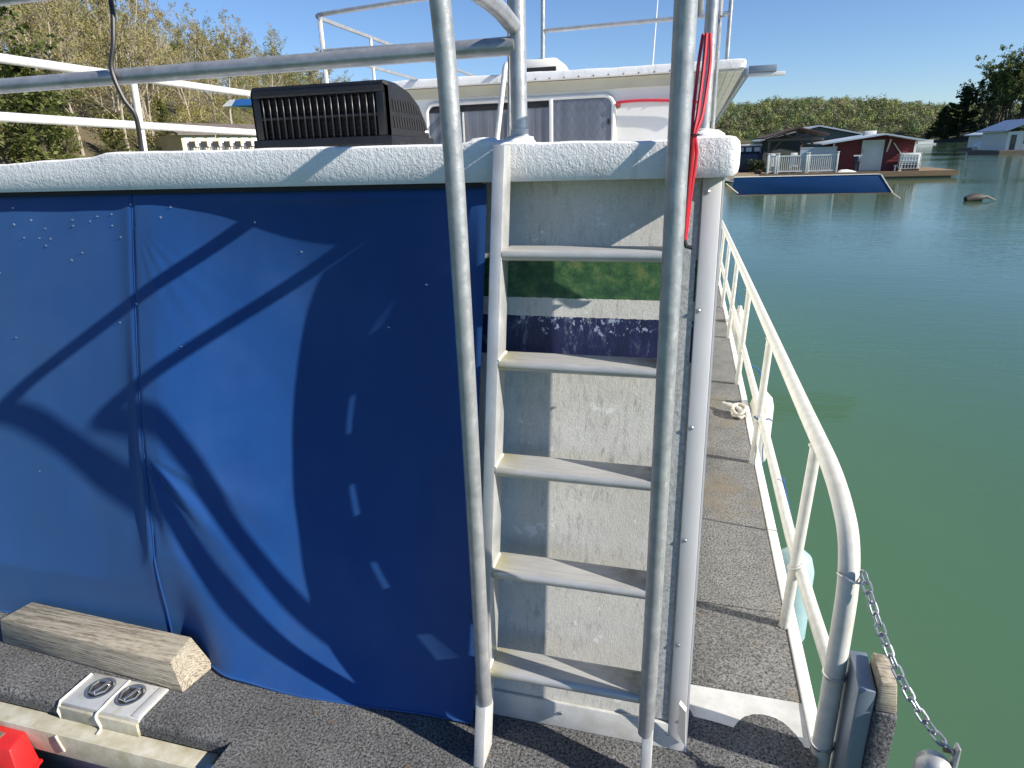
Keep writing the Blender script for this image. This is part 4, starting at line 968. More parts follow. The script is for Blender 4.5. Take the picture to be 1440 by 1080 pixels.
pitch = 0.0265; pos = [curve[0]]; acc = 0
for a, b in zip(curve, curve[1:]):
    acc += (b-a).length
    if acc >= pitch: pos.append(b); acc = 0
for i in range(len(pos)-1):
    a, b = pos[i], pos[i+1]; d = (b-a).normalized()
    q = d.to_track_quat('X', 'Z').to_matrix().to_4x4()
    inst(lk, 'link', CH, Matrix.Translation((a+b)/2-cb) @ q @ Matrix.Rotation(R(20 if i % 2 else 105)+0.2*math.sin(i*1.7), 4, 'X'))
part(MB().tube([(0.492+0.031*math.cos(a*0.483), 1.697+0.031*math.sin(a*0.483), 0.64+0.006*math.sin(a*0.97)) for a in range(13)], 0.0035, 6, closed=True), 'chain_wrap', 'steel', CH)
CP = thing('capped_post', (B.x-0.035, 1.45, -0.6), 'round metal post cap with a shackle where the chain ends', 'post')
cz = B.z-0.085
part(MB().tube([(B.x-0.035, 1.44, -0.8), (B.x-0.035, 1.44, cz)], 0.040, 18), 'post_tube', 'galv', CP, smooth=True)
part(MB().lathe([(0.0425, -0.03), (0.0425, 0.012), (0.040, 0.030), (0.030, 0.046), (0.016, 0.054), (0.0, 0.056)], (B.x-0.035, 1.44, cz), 22), 'cap', 'alu', CP, smooth=True)
part(MB().hexa([(B.x+0.0005, 1.43, cz-0.06), (B.x+0.016, 1.43, cz-0.06), (B.x+0.016, 1.462, cz-0.06), (B.x+0.0005, 1.462, cz-0.06), (B.x+0.005, 1.433, B.z+0.01), (B.x+0.013, 1.433, B.z+0.01), (B.x+0.013, 1.458, B.z+0.01), (B.x+0.005, 1.458, B.z+0.01)]), 'shackle', 'alu', CP, 0.004)
part(MB().tube([(B.x-0.02, 1.45, B.z-0.015), (B.x+0.005, 1.447, B.z-0.012)], 0.006, 8), 'shackle_pin', 'rust', CP)

# ------------------------------------------------------------------ bits on the aft deck
blkm = MB().hexa([(-2.54, 1.465, 0.002), (-1.640, 1.418, 0.002), (-1.617, 1.557, 0.002), (-2.52, 1.588, 0.002), (-2.535, 1.478, 0.105), (-1.688, 1.441, 0.105), (-1.712, 1.570, 0.105), (-2.512, 1.595, 0.105)])
solo(blkm, 'timber_block', 'timber', (-2.1, 1.5, 0.0), 'weathered grey timber block with a slanted end lying against the blue curtain', 'timber', bevel=0.004)
BK = thing('tie_down_bracket', (-1.87, 1.34, 0), 'stained aluminium bracket with two recessed tie-down rings under the timber block', 'bracket')
part(MB().hexa([(-2.035, 1.2785, -0.0545), (-1.70, 1.2785, -0.0545), (-1.70, 1.42, -0.0545), (-2.035, 1.42, -0.0545), (-2.035, 1.279, 0.006), (-1.70, 1.279, 0.006), (-1.70, 1.42, 0.006), (-2.035, 1.42, 0.006)]), 'plate', 'bracket', BK, 0.004)
part(MB().box(-2.036, -1.70, 1.266, 1.2783, -0.0575, -0.006), 'front_flange', 'stained', BK, 0.003)
part(MB().tube(smooth_path([(-1.868, 1.415, 0.008), (-1.866, 1.34, 0.008), (-1.862, 1.30, 0.0085), (-1.866, 1.264, -0.004), (-1.856, 1.262, -0.05), (-1.85, 1.24, -0.055)], 5), 0.0045, 6), 'sealant_bead', 'sealant', BK, smooth=True)
part(MB().tube([(-2.038, 1.27, -0.056), (-2.036, 1.264, -0.02), (-2.036, 1.28, 0.007), (-2.036, 1.41, 0.008)], 0.005, 6), 'sealant_bead', 'sealant', BK, smooth=True)
part(MB().box(-1.735, -1.702, 1.285, 1.415, 0.0065, 0.0095), 'edge_strip', 'alu_old', BK, 0.001)
for cx_ in (-1.945, -1.812):
    rgp = part(MB().lathe([(0.048, 0.0062), (0.050, 0.0085), (0.044, 0.0095), (0.040, 0.0068)], (cx_, 1.362, 0), 28), 'ring_rim', 'steel', BK, smooth=True)
    part(MB().lathe([(0.0402, 0.0066), (0.03, 0.0064), (0.0, 0.0063)], (cx_, 1.362, 0.0002), 24), 'ring_dish', 'fin', rgp)
    part(MB().tube([(cx_-0.034, 1.362, 0.0115), (cx_-0.02, 1.335, 0.0115), (cx_+0.012, 1.330, 0.0115), (cx_+0.032, 1.35, 0.0115), (cx_+0.03, 1.375, 0.0115), (cx_, 1.392, 0.0115), (cx_-0.028, 1.385, 0.0115)], 0.0042, 7, closed=True), 'tie_ring', 'steel', rgp, smooth=True)
    part(MB().bar((cx_-0.006, 1.335, 0.011), (cx_+0.012, 1.395, 0.011), 0.012, 0.006), 'ring_hinge', 'steel', rgp, 0.002)
solo(MB().tube(smooth_path([(-1.985, 1.2005, -0.053), (-1.975, 1.1985, -0.075), (-1.962, 1.1985, -0.115)], 4), 0.004, 6), 'cord_end', 'rope', (-1.98, 1.2, -0.08), 'short white cord end hanging over the deck channel', 'rope', smooth=True)
# lower dock float the photographer's side, with the red box on it
LF = thing('dock_platform', (-2.2, 0.7, -0.6), 'low weathered board platform below the aft deck channel', 'dock')
for i in range(7):
    y = 0.22+i*0.138
    part(MB().box(-3.4, -1.36, y, y+0.13, -0.345, -0.31), 'plank', 'old_wood', LF, 0.003)
part(MB().box(-3.3, -1.4, 0.3, 1.1, -0.75, -0.346), 'float', 'dark', LF)
a = PZ(36, 1028, -0.075); b = PZ(13, 1055, -0.075)
RX = thing('red_box', (a.x-0.2, a.y-0.06, -0.31), 'red plastic tool box on the low dock platform', 'box')
a2 = Vector((a.x+0.045, a.y-0.01, -0.20)); b2 = Vector((b.x+0.045, b.y-0.03, -0.20))
part(MB().hexa([(a.x-0.5, b2.y, -0.20), b2, a2, (a.x-0.5, a2.y, -0.20), (a.x-0.5, b.y, -0.075), b, a, (a.x-0.5, a.y, -0.075)]), 'lid', 'red_plastic', RX, 0.006)
part(MB().hexa([(a.x-0.5, b2.y+0.012, -0.3095), (b2.x-0.03, b2.y+0.012, -0.3095), (a2.x-0.03, a2.y-0.012, -0.3095), (a.x-0.5, a2.y-0.012, -0.3095), (a.x-0.5, b2.y+0.006, -0.205), (b2.x-0.008, b2.y+0.006, -0.205), (a2.x-0.008, a2.y-0.006, -0.205), (a.x-0.5, a2.y-0.006, -0.205)]), 'tub', 'red_plastic', RX, 0.004)
part(MB().bar(a2.lerp(a, 0.1)+Vector((0.001, 0, 0)), b2.lerp(b, 0.1)+Vector((0.001, 0, 0)), 0.012, 0.012), 'lid_rim', 'red_plastic', RX)
part(MB().box(a.x-0.4, a.x-0.06, (a.y+b.y)/2-0.02, (a.y+b.y)/2+0.012, -0.0755, -0.071), 'dirt_panel', 'old_wood', RX)

# dry leaves and twigs blown on to the decks
rg = random.Random(41)
dl = MB().add([(-0.014, 0, 0.001), (0, -0.006, 0.003), (0.015, 0, 0.0045), (0, 0.0065, 0.002)], [(0, 1, 2), (0, 2, 3)]).mesh('dry_leaf'); dl.materials.append(MT['leaf_dry'])
for i in range(16):
    x, y = (rg.uniform(-1.2, 0.0), rg.uniform(1.28, 1.50)) if i < 9 else (rg.uniform(0.12, 0.44), rg.uniform(1.95, 4.2))
    o = bpy.data.objects.new('dry_leaf', dl); COL.objects.link(o)
    o.matrix_world = BOAT @ Matrix.Translation((x, y, 0.0005 if i < 9 else 0.0085)) @ Matrix.Rotation(rg.uniform(0, 6.28), 4, 'Z') @ Matrix.Diagonal((rg.uniform(0.5, 0.9),)*3+(1,))
    tag(o, 'small dry leaf lying on the '+('aft deck carpet' if i < 9 else 'side walkway carpet'), 'leaf', 'dry leaves on the decks')

# ================================================================== ACROSS THE WATER
YH = WW(1240, 251).y
def F(x, y, Y=None): return WY(x, y, Y or YH)
DZ = WATER_Z+0.42          # dock deck height
# floating dock
DK = thing('floating_dock', (F(1180, 248).x, YH+2, WATER_Z), 'brown plank dock carrying the red houseboat and the white fence', 'dock', aboard=False)
xl, xr = F(1010, 246).x, F(1345, 244).x
n = 34
for i in range(n):
    x = xl+(xr-xl)*i/n
    part(MB().box(x, x+(xr-xl)/n-0.02, YH-0.25, YH+5.5, DZ-0.05, DZ), 'plank', 'dock_wood', DK)
part(MB().box(xl, xr, YH-0.3, YH-0.252, DZ-0.30, DZ+0.01), 'fascia_board', 'dock_wood', DK)
part(MB().box(xl+0.3, xr-0.3, YH-0.2, YH+5.3, WATER_Z-0.3, DZ-0.055), 'float', 'old_wood', DK)
rs = F(1040, 246)
solo(MB().hexa([(rs.x-2.4, YH-2.6, WATER_Z+0.25), (rs.x-1.6, YH-2.8, WATER_Z+0.25), (rs.x+1.2, YH-0.31, WATER_Z+0.25), (rs.x+0.3, YH-0.31, WATER_Z+0.25), (rs.x-2.4, YH-2.6, DZ+0.35), (rs.x-1.6, YH-2.8, DZ+0.35), (rs.x+1.2, YH-0.31, DZ), (rs.x+0.3, YH-0.31, DZ)]), 'gangway', 'old_wood', (rs.x, YH-1.5, WATER_Z), 'grey wooden gangway at the left end of the plank dock', 'gangway', aboard=False)
# red houseboat
def HX(x): return F(x, 225).x
def HZ(x, y): return F(x, y).z
wl, wr = HX(1173), HX(1291); ridge_x = HX(1240)
ez_l, ez_r, rz = HZ(1173, 201), HZ(1291, 198), HZ(1240, 190)
RH = thing('red_houseboat', ((wl+wr)/2, YH+3, DZ), 'barn-red floating cabin with white door and low gabled roof', 'houseboat', aboard=False)
part(MB().prism([(wl, DZ+0.002), (wr, DZ+0.002), (wr, ez_r), (ridge_x, rz), (wl, ez_l)], YH+0.9, YH+6.0, 'Y'), 'wall', 'red_siding', RH)
hz_ = DZ+0.05; row = 0
while hz_ < rz-0.15:
    xa, xb = wl+0.01, wr-0.01
    if hz_+0.16 > ez_l: xa = wl+(ridge_x-wl)*max(0, (hz_+0.16-ez_l)/(rz-ez_l))
    if hz_+0.16 > ez_r: xb = wr-(wr-ridge_x)*max(0, (hz_+0.16-ez_r)/(rz-ez_r))
    dl, dr = HX(1214), HX(1245)
    for u0, u1 in ((xa, dl), (dr, xb)) if hz_ < HZ(1230, 199) else ((xa, xb),):
        if u1-u0 > 0.1: part(MB().hexa([(u0, YH+0.865, hz_), (u1, YH+0.865, hz_), (u1, YH+0.898, hz_), (u0, YH+0.898, hz_), (u0, YH+0.885, hz_+0.165), (u1, YH+0.885, hz_+0.165), (u1, YH+0.898, hz_+0.165), (u0, YH+0.898, hz_+0.165)]), 'clapboard', 'red_siding', RH)
    hz_ += 0.17
t_ = 0.09
def roof_slab(x0, z0, x1, z1, y0, y1, th): return MB().hexa([(x0, y0, z0), (x1, y0, z1), (x1, y1, z1), (x0, y1, z0), (x0, y0, z0+th), (x1, y0, z1+th), (x1, y1, z1+th), (x0, y1, z0+th)])
lx0 = HX(1153); sl = (rz-ez_l)/(ridge_x-wl); sr = (rz-ez_r)/(wr-ridge_x)
part(roof_slab(lx0, ez_l-(wl-lx0)*sl+0.01, ridge_x-0.004, rz+0.012, YH-0.1, YH+6.3, t_), 'roof', 'roof_metal', RH)
part(roof_slab(ridge_x+0.004, rz+0.012, wr+0.25, ez_r-0.25*sr+0.01, YH-0.1, YH+6.3, t_), 'roof', 'roof_metal', RH)
dx0, dx1, dzt = HX(1216), HX(1243), HZ(1230, 199)
dr_ = part(MB().box(dx0, dx1, YH+0.835, YH+0.862, DZ+0.03, dzt), 'door', 'white_paint', RH, 0.01)
fr = MB(); fr.box(dx0-0.09, dx0-0.004, YH+0.82, YH+0.864, DZ+0.01, dzt+0.09); fr.box(dx1+0.004, dx1+0.09, YH+0.82, YH+0.864, DZ+0.01, dzt+0.09); fr.box(dx0-0.004, dx1+0.004, YH+0.82, YH+0.864, dzt+0.004, dzt+0.09)
part(fr, 'door_frame', 'white_siding', RH)
part(MB().lathe([(0.03, 0), (0.04, -0.04), (0.0, -0.06)], (dx1-0.1, YH+0.835, DZ+1.0), 8, 'Y'), 'handle', 'steel', dr_)
part(MB().box(wr-0.1, wr+0.03, YH+0.82, YH+0.89, DZ+0.01, ez_r-0.02), 'corner_board', 'white_siding', RH)
part(MB().box(wl-0.03, wl+0.1, YH+0.82, YH+0.89, DZ+0.01, ez_l-0.02), 'corner_board', 'white_siding', RH)
for (a, b) in (((1216, 200), (1213, 214)), ((1253, 196), (1247, 213))):
    p, q = F(*a, YH+0.2), F(*b, YH+0.8); part(MB().bar(p, q, 0.08, 0.08), 'roof_brace', 'white_siding', RH)
p, q = F(1257, 201, YH+0.78), F(1267, 216, YH+0.78); part(MB().bar(p, q, 0.09, 0.05), 'leaning_board', 'white_siding', RH)
vb = F(1225, 184, YH+3.2)
part(MB().box(vb.x-0.4, vb.x+0.3, YH+3.0, YH+3.6, rz-0.12, rz+0.30), 'roof_hatch', 'white_siding', RH, 0.03)
# caged tank, motor, tarp, oar
tx0, tx1 = F(1264, 228, YH+0.3).x, F(1293, 228, YH+0.3).x; tzt = F(1278, 215, YH+0.3).z
TK = thing('caged_water_tank', ((tx0+tx1)/2, YH+0.45, DZ), 'white plastic water tank in a wire cage at the right end of the red cabin', 'tank', aboard=False)
part(MB().box(tx0+0.03, tx1-0.03, YH+0.12, YH+0.75, DZ+0.12, tzt-0.02), 'tank', 'plastic_white', TK, 0.06)
part(MB().box(tx0, tx1, YH+0.1, YH+0.78, DZ+0.001, DZ+0.11), 'pallet', 'old_wood', TK)
part(MB().box(tx0+0.05, tx1-0.12, YH+0.095, YH+0.115, DZ+0.12, DZ+0.45), 'dark_panel', 'navy', TK)
bar_v = MB().tube([(0, 0, DZ+0.1), (0, 0, tzt)], 0.012, 6).mesh('cage_bar'); bar_v.materials.append(MT['white_paint'])
for i in range(8): inst(bar_v, 'cage_bar', TK, Matrix.Translation(Vector((tx0+(tx1-tx0)*i/7, YH+0.085, 0))-BASE[TK.name]))
for i in range(5): z = DZ+0.15+(tzt-DZ-0.15)*i/4; part(MB().tube([(tx0, YH+0.075, z), (tx1, YH+0.075, z)], 0.012, 6), 'cage_bar', 'white_paint', TK)
m0 = F(1203, 240, YH+0.3)
OM = thing('outboard_motor', (m0.x, YH+0.3, DZ), 'dark outboard motor on a stand left of the white door', 'motor', aboard=False)
part(MB().lathe([(0.0, 1.0), (0.14, 0.98), (0.2, 0.85), (0.2, 0.62), (0.12, 0.55), (0, 0.54)], (m0.x, YH+0.3, DZ), 14), 'cowl', 'navy', OM, smooth=True)
part(MB().hexa([(m0.x-0.06, YH+0.22, DZ), (m0.x+0.06, YH+0.22, DZ), (m0.x+0.06, YH+0.4, DZ), (m0.x-0.06, YH+0.4, DZ), (m0.x-0.1, YH+0.2, DZ+0.56), (m0.x+0.1, YH+0.2, DZ+0.56), (m0.x+0.1, YH+0.42, DZ+0.56), (m0.x-0.1, YH+0.42, DZ+0.56)]), 'leg', 'navy', OM)
part(MB().box(m0.x-0.25, m0.x+0.22, YH+0.15, YH+0.2, DZ+0.94, DZ+1.02), 'bracket_bar', 'white_paint', OM)
tp = F(1190, 241, YH+0.1)
rg = random.Random(21)
tm = MB().grid(lambda a, b: (tp.x-0.55+a*1.15, YH-0.15+b*0.5, DZ+0.004+(0.22-0.12*a)*math.sin(math.pi*a)**0.5*math.sin(math.pi*b)**0.5+0.05*mnoise.noise(Vector((a*6, b*4, 2)))*math.sin(math.pi*a)*math.sin(math.pi*b)), 16, 8)
solo(tm, 'crumpled_tarp', 'white_paint', (tp.x, YH, DZ), 'crumpled white tarp on the dock between fence and red cabin', 'tarp', aboard=False, smooth=True)
for (px_, lab) in ((1258, 'short white dock pipe standing by the tank'),):
    c = F(px_, 240, YH+0.2); solo(MB().tube([(c.x, YH+0.2, DZ), (c.x, YH+0.2, DZ+0.32)], 0.05, 8).tube([(c.x-0.09, YH+0.2, DZ+0.33), (c.x+0.09, YH+0.2, DZ+0.33)], 0.04, 8), 'dock_pipe', 'white_paint', (c.x, YH+0.2, DZ), lab, 'pipe', aboard=False)
c = F(1268, 240, YH+0.1); solo(MB().bar((c.x-0.12, YH+0.1, DZ), (c.x+0.05, YH+0.1, DZ+0.95), 0.05, 0.05).box(c.x-0.2, c.x-0.04, YH+0.07, YH+0.13, DZ, DZ+0.06), 'leaning_pole', 'white_siding', (c.x, YH+0.1, DZ), 'white pole leaning beside the caged tank', 'pole', aboard=False)
# white fence, in two bays
def fence(x0, x1, nb, label):
    f = thing('white_fence', ((x0+x1)/2, YH-0.1, DZ), label, 'fence', aboard=False); zt = DZ+1.12
    for x in (x0, x1): 
        po = part(MB().box(x-0.06, x+0.06, YH-0.16, YH-0.04, DZ+0.001, zt+0.1), 'post', 'white_paint', f, 0.01)
        part(MB().box(x-0.09, x+0.09, YH-0.19, YH-0.01, zt+0.101, zt+0.15), 'post_cap', 'white_paint', po, 0.02)
    part(MB().box(x0+0.061, x1-0.061, YH-0.135, YH-0.065, zt-0.08, zt), 'rail', 'white_paint', f)
    part(MB().box(x0+0.061, x1-0.061, YH-0.135, YH-0.065, DZ+0.1, DZ+0.18), 'rail', 'white_paint', f)
    bm_ = MB().box(-0.02, 0.02, -0.02, 0.02, DZ+0.18, zt-0.08).mesh('baluster'); bm_.materials.append(MT['white_paint'])
    for i in range(nb): inst(bm_, 'baluster', f, Matrix.Translation(Vector((x0+(x1-x0)*(i+1)/(nb+1), YH-0.1, 0))-BASE[f.name]))
fence(HX(1094), HX(1134), 13, 'white picket fence bay in front of the open timber shelter')
fence(HX(1136.6), HX(1177), 13, 'white picket fence bay in front of the pale panel')
fence(HX(1080), HX(1091), 4, 'short white fence bay at the corner nearest the dark boat')
p0, p1 = F(1126, 209, YH+0.5), F(1177, 209, YH+0.5)
solo(MB().box(p0.x, p1.x, YH+0.48, YH+0.53, DZ+0.003, p0.z).box(p0.x-0.02, p1.x+0.02, YH+0.46, YH+0.55, p0.z+0.001, p0.z+0.06), 'privacy_panel', basic('pale_panel', (0.52, 0.56, 0.60), (0.45, 0.49, 0.53), 1, 0.4), (p0.x, YH+0.5, DZ), 'pale grey privacy panel behind the white fence', 'panel', aboard=False)
# white deck chairs seen over the fence
def deck_chair(x, lab):
    c = thing('deck_chair', (x, YH+0.35, DZ), lab, 'chair', aboard=False)
    part(MB().box(x-0.25, x+0.25, YH+0.15, YH+0.6, DZ+0.42, DZ+0.47), 'seat', 'white_paint', c, 0.015)
    part(MB().hexa([(x-0.25, YH+0.6, DZ+0.47), (x+0.25, YH+0.6, DZ+0.47), (x+0.25, YH+0.65, DZ+0.47), (x-0.25, YH+0.65, DZ+0.47), (x-0.2, YH+0.72, DZ+1.25), (x+0.2, YH+0.72, DZ+1.25), (x+0.2, YH+0.76, DZ+1.25), (x-0.2, YH+0.76, DZ+1.25)]), 'backrest', 'white_paint', c, 0.015)
    for sx_, sy_ in ((-0.22, 0.18), (0.22, 0.18), (-0.22, 0.58), (0.22, 0.58)): part(MB().box(x+sx_-0.03, x+sx_+0.03, YH+sy_-0.03, YH+sy_+0.03, DZ+0.001, DZ+0.42), 'leg', 'white_paint', c)
deck_chair(HX(1118), 'white plastic chair behind the middle of the fence')
deck_chair(HX(1089), 'white plastic chair behind the short corner fence')
# open timber shelter
YS = YH+3.0
def SX(x, y=200): return F(x, y, YS).x
pk = F(1122, 180, YS); el, er = F(1073, 195, YS), F(1165, 189, YS)
SH = thing('timber_shelter', (pk.x, YS+2, DZ), 'open timber shelter with brown gabled roof and bare trusses behind the fence', 'shelter', aboard=False)
part(roof_slab(el.x, el.z-0.04, pk.x-0.005, pk.z-0.04, YS-0.5, YS+5, 0.1), 'roof', 'roof_brown', SH)
part(roof_slab(pk.x+0.005, pk.z-0.04, er.x, er.z-0.04, YS-0.5, YS+5, 0.1), 'roof', 'roof_brown', SH)
bz = min(el.z, er.z)-0.12; bl, br = SX(1082), SX(1142)
for x in (bl, br):
    part(MB().box(x-0.08, x+0.08, YS-0.08, YS+0.08, DZ+0.001, bz-0.08), 'post', 'old_wood', SH)
    part(MB().box(x-0.08, x+0.08, YS+4.5, YS+4.66, DZ+0.001, bz-0.08), 'post', 'old_wood', SH)
    part(MB().bar((x, YS, bz-0.9), (x+(0.75 if x == bl else -0.75), YS, bz-0.1), 0.09, 0.1), 'knee_brace', 'old_wood', SH)
part(MB().box(el.x+0.25, er.x-0.25, YS-0.09, YS+0.09, bz-0.08, bz+0.08), 'tie_beam', 'old_wood', SH)
part(MB().bar((pk.x, YS, bz+0.08), (pk.x, YS, pk.z-0.1), 0.1, 0.1), 'king_post', 'old_wood', SH)
for s in (-1, 1):
    e = el if s < 0 else er
    part(MB().bar((pk.x, YS, bz+0.1), (pk.x+(e.x-pk.x)*0.45, YS, pk.z+(e.z-pk.z)*0.45-0.08), 0.08, 0.08), 'strut', 'old_wood', SH)
    part(MB().bar((pk.x+s*0.02, YS-0.02, pk.z-0.1), (e.x-s*0.15, YS-0.02, e.z-0.08), 0.09, 0.1), 'rafter', 'old_wood', SH)
# grey-green cabin behind the shelter with its pale metal roof
YG = YH+8.6
def GP(x, y): return F(x, y, YG)
g0, g1 = GP(1070, 215), GP(1206, 215); gp = GP(1151, 178); ge = GP(1213, 190)
GH = thing('grey_cabin', ((g0.x+g1.x)/2, YG+2, DZ-0.1), 'dark grey-green floating cabin with pale metal roof behind the shelter', 'cabin', aboard=False)
part(MB().prism([(g0.x, DZ-0.1), (g1.x, DZ-0.1), (g1.x, ge.z+0.05), (gp.x, gp.z-0.05), (g0.x, GP(1070, 200).z)], YG, YG+7, 'Y'), 'wall', 'grey_siding', GH)
part(roof_slab(gp.x+0.004, gp.z, ge.x+0.1, ge.z, YG-0.4, YG+7.3, 0.1), 'roof', 'roof_metal', GH)
part(roof_slab(GP(1066, 200).x, GP(1066, 200).z+0.02, gp.x-0.004, gp.z, YG-0.4, YG+7.3, 0.1), 'roof', 'roof_metal', GH)
part(MB().box(GP(1160, 200).x, GP(1190, 200).x, YG-0.02, YG-0.003, GP(1170, 200).z-1.2, GP(1170, 200).z+0.2), 'window', 'glass', GH)
part(MB().box(g0.x-0.2, g1.x+0.2, YG-0.3, YG+7.2, WATER_Z-0.2, DZ-0.101), 'float', 'old_wood', GH)
solo(MB().box(GP(1184, 186).x, GP(1217, 186).x, YG+7.8, YG+9.5, WATER_Z-0.2, GP(1200, 187).z-0.05).hexa([(GP(1180, 186).x, YG+7.7, GP(1200, 186.5).z), (GP(1221, 186).x, YG+7.7, GP(1200, 186.5).z), (GP(1221, 186).x, YG+10, GP(1200, 186.5).z), (GP(1180, 186).x, YG+10, GP(1200, 186.5).z), (GP(1186, 186).x, YG+7.9, GP(1200, 183).z), (GP(1215, 186).x, YG+7.9, GP(1200, 183).z), (GP(1215, 186).x, YG+9.8, GP(1200, 183).z), (GP(1186, 186).x, YG+9.8, GP(1200, 183).z)]), 'boathouse', 'roof_brown', (GP(1200, 190).x, YG+8.5, WATER_Z), 'low brown-roofed boathouse peeping over the red cabin roof', 'boathouse', aboard=False)
# moored navy cruiser at the left end
YN = YH+4
def NP(x, y): return F(x, y, YN)
n0, n1 = NP(1030, 220), NP(1072, 220)
NB = thing('navy_boat', ((n0.x+n1.x)/2, YN+1, WATER_Z), 'dark navy cruiser with white top moored left of the shelter', 'boat', aboard=False)
nz = NP(1050, 216).z
part(MB().prism([(n0.x, WATER_Z+0.1), (n0.x+0.3, WATER_Z-0.2), (n1.x-0.1, WATER_Z-0.2), (n1.x, nz), (n0.x-0.15, nz)], YN, YN+2.4, 'Y'), 'hull', 'navy', NB, 0.05)
part(MB().box(n0.x+0.1, n1.x-0.15, YN+0.3, YN+2.1, nz+0.002, NP(1050, 206).z), 'cabin', 'navy', NB, 0.04)
part(MB().box(n0.x-0.1, n1.x-0.05, YN+0.2, YN+2.2, NP(1050, 206).z+0.003, NP(1050, 203).z), 'hardtop', 'white_paint', NB, 0.03)
for i in range(3):
    x = n0.x+0.35+i*0.55
    part(MB().box(x, x+0.38, YN+0.285, YN+0.298, nz+0.12, nz+0.4), 'window', 'roof_metal', NB)
# bush on the dock
rg = random.Random(77)
bc = F(1066, 236, YH+0.6)
lv = [(Vector((bc.x, YH+0.6, DZ+0.5))+Vector((rnd_unit(rg).x*0.75, rnd_unit(rg).y*0.4, rnd_unit(rg).z*0.42))*rg.uniform(0.4, 1), rnd_unit(rg), rg.uniform(0.04, 0.1), rg.uniform(0, 6.3), rg.random()*0.8) for _ in range(900)]
BS = bpy.data.objects.new('potted_bush', None); COL.objects.link(BS); BS.location = (bc.x, YH+0.6, DZ); tag(BS, 'dark green bush growing in a pot beside the gangway', 'bush')
o = bpy.data.objects.new('foliage', leaf_mesh('foliage', [(p-Vector((bc.x, YH+0.6, DZ)), n_, s, t, q) for p, n_, s, t, q in lv])); COL.objects.link(o); o.parent = BS; put(o, 'leaf_dark')
o = bpy.data.objects.new('pot', MB().lathe([(0.0, 0.001), (0.2, 0.002), (0.27, 0.3), (0.24, 0.3), (0, 0.28)], (0, 0, 0), 12).mesh('pot')); COL.objects.link(o); o.parent = BS; put(o, 'old_wood')
for i in range(5):
    o = bpy.data.objects.new('stem', MB().tube([(0, 0, 0.25), (0.4*math.cos(i*1.3), 0.25*math.sin(i*1.3), 0.75)], [0.02, 0.008], 5).mesh('stem')); COL.objects.link(o); o.parent = BS; put(o, 'bark_dark')
# blue board held out over the water from the bow
YB = 10.6
b0, b1, b2, b3 = PY(1033, 250, YB), PY(1238, 245.5, YB), PY(1254, 270.5, YB), PY(1036, 274, YB)
BB = thing('blue_board', ((b0.x+b1.x)/2, YB, b3.z), 'long blue board with white edge held out over the water off the bow', 'board')
part(MB().prism([(b3.x, b3.z), (b2.x, b2.z), (b1.x, b1.z), (b0.x, b0.z), (b0.x-0.02, (b0.z+b3.z)/2)], YB, YB+0.12, 'Y'), 'panel', 'blue_board', BB, 0.006)
part(MB().bar((b0.x, YB+0.06, b0.z+0.008), (b1.x, YB+0.06, b1.z+0.008), 0.13, 0.008), 'top_edge', 'white_paint', BB)
part(MB().bar((b3.x, YB+0.06, b3.z-0.008), (b2.x, YB+0.06, b2.z-0.008), 0.125, 0.012), 'bottom_edge', 'old_wood', BB)
part(MB().bar((b1.x+0.012, YB+0.06, b1.z), (b2.x+0.012, YB+0.06, b2.z), 0.13, 0.014), 'end_edge', 'white_paint', BB)
part(MB().tube([(0.48, YB+0.06, b0.z-0.02), (b0.x+0.05, YB+0.06, b0.z-0.06)], 0.02, 8), 'support_arm', 'galv', BB)
part(MB().tube([(b2.x, YB+0.02, b2.z), PY(1266, 279, YB-0.3)], 0.008, 6), 'end_line', 'rope', BB)
part(MB().tube([PY(1021, 258, YB), (b3.x+0.02, YB, b3.z+0.02)], 0.007, 6), 'end_line', 'rope', BB)
# floating log
lg = WW(1372, 283)
LG = thing('floating_log', (lg.x, lg.y, WATER_Z), 'dark broken log floating in the open water', 'log', aboard=False)
part(MB().tube([(lg.x-0.35, lg.y, WATER_Z+0.06), (lg.x-0.1, lg.y+0.05, WATER_Z+0.13), (lg.x+0.2, lg.y+0.1, WATER_Z+0.12)], [0.13, 0.17, 0.15], 10), 'trunk', 'brown_log', LG, smooth=True)
part(MB().tube([(lg.x+0.1, lg.y+0.05, WATER_Z+0.1), (lg.x+0.35, lg.y, WATER_Z+0.16), (lg.x+0.62, lg.y-0.1, WATER_Z+0.03)], [0.07, 0.05, 0.02], 7), 'branch', 'bark', LG, smooth=True)
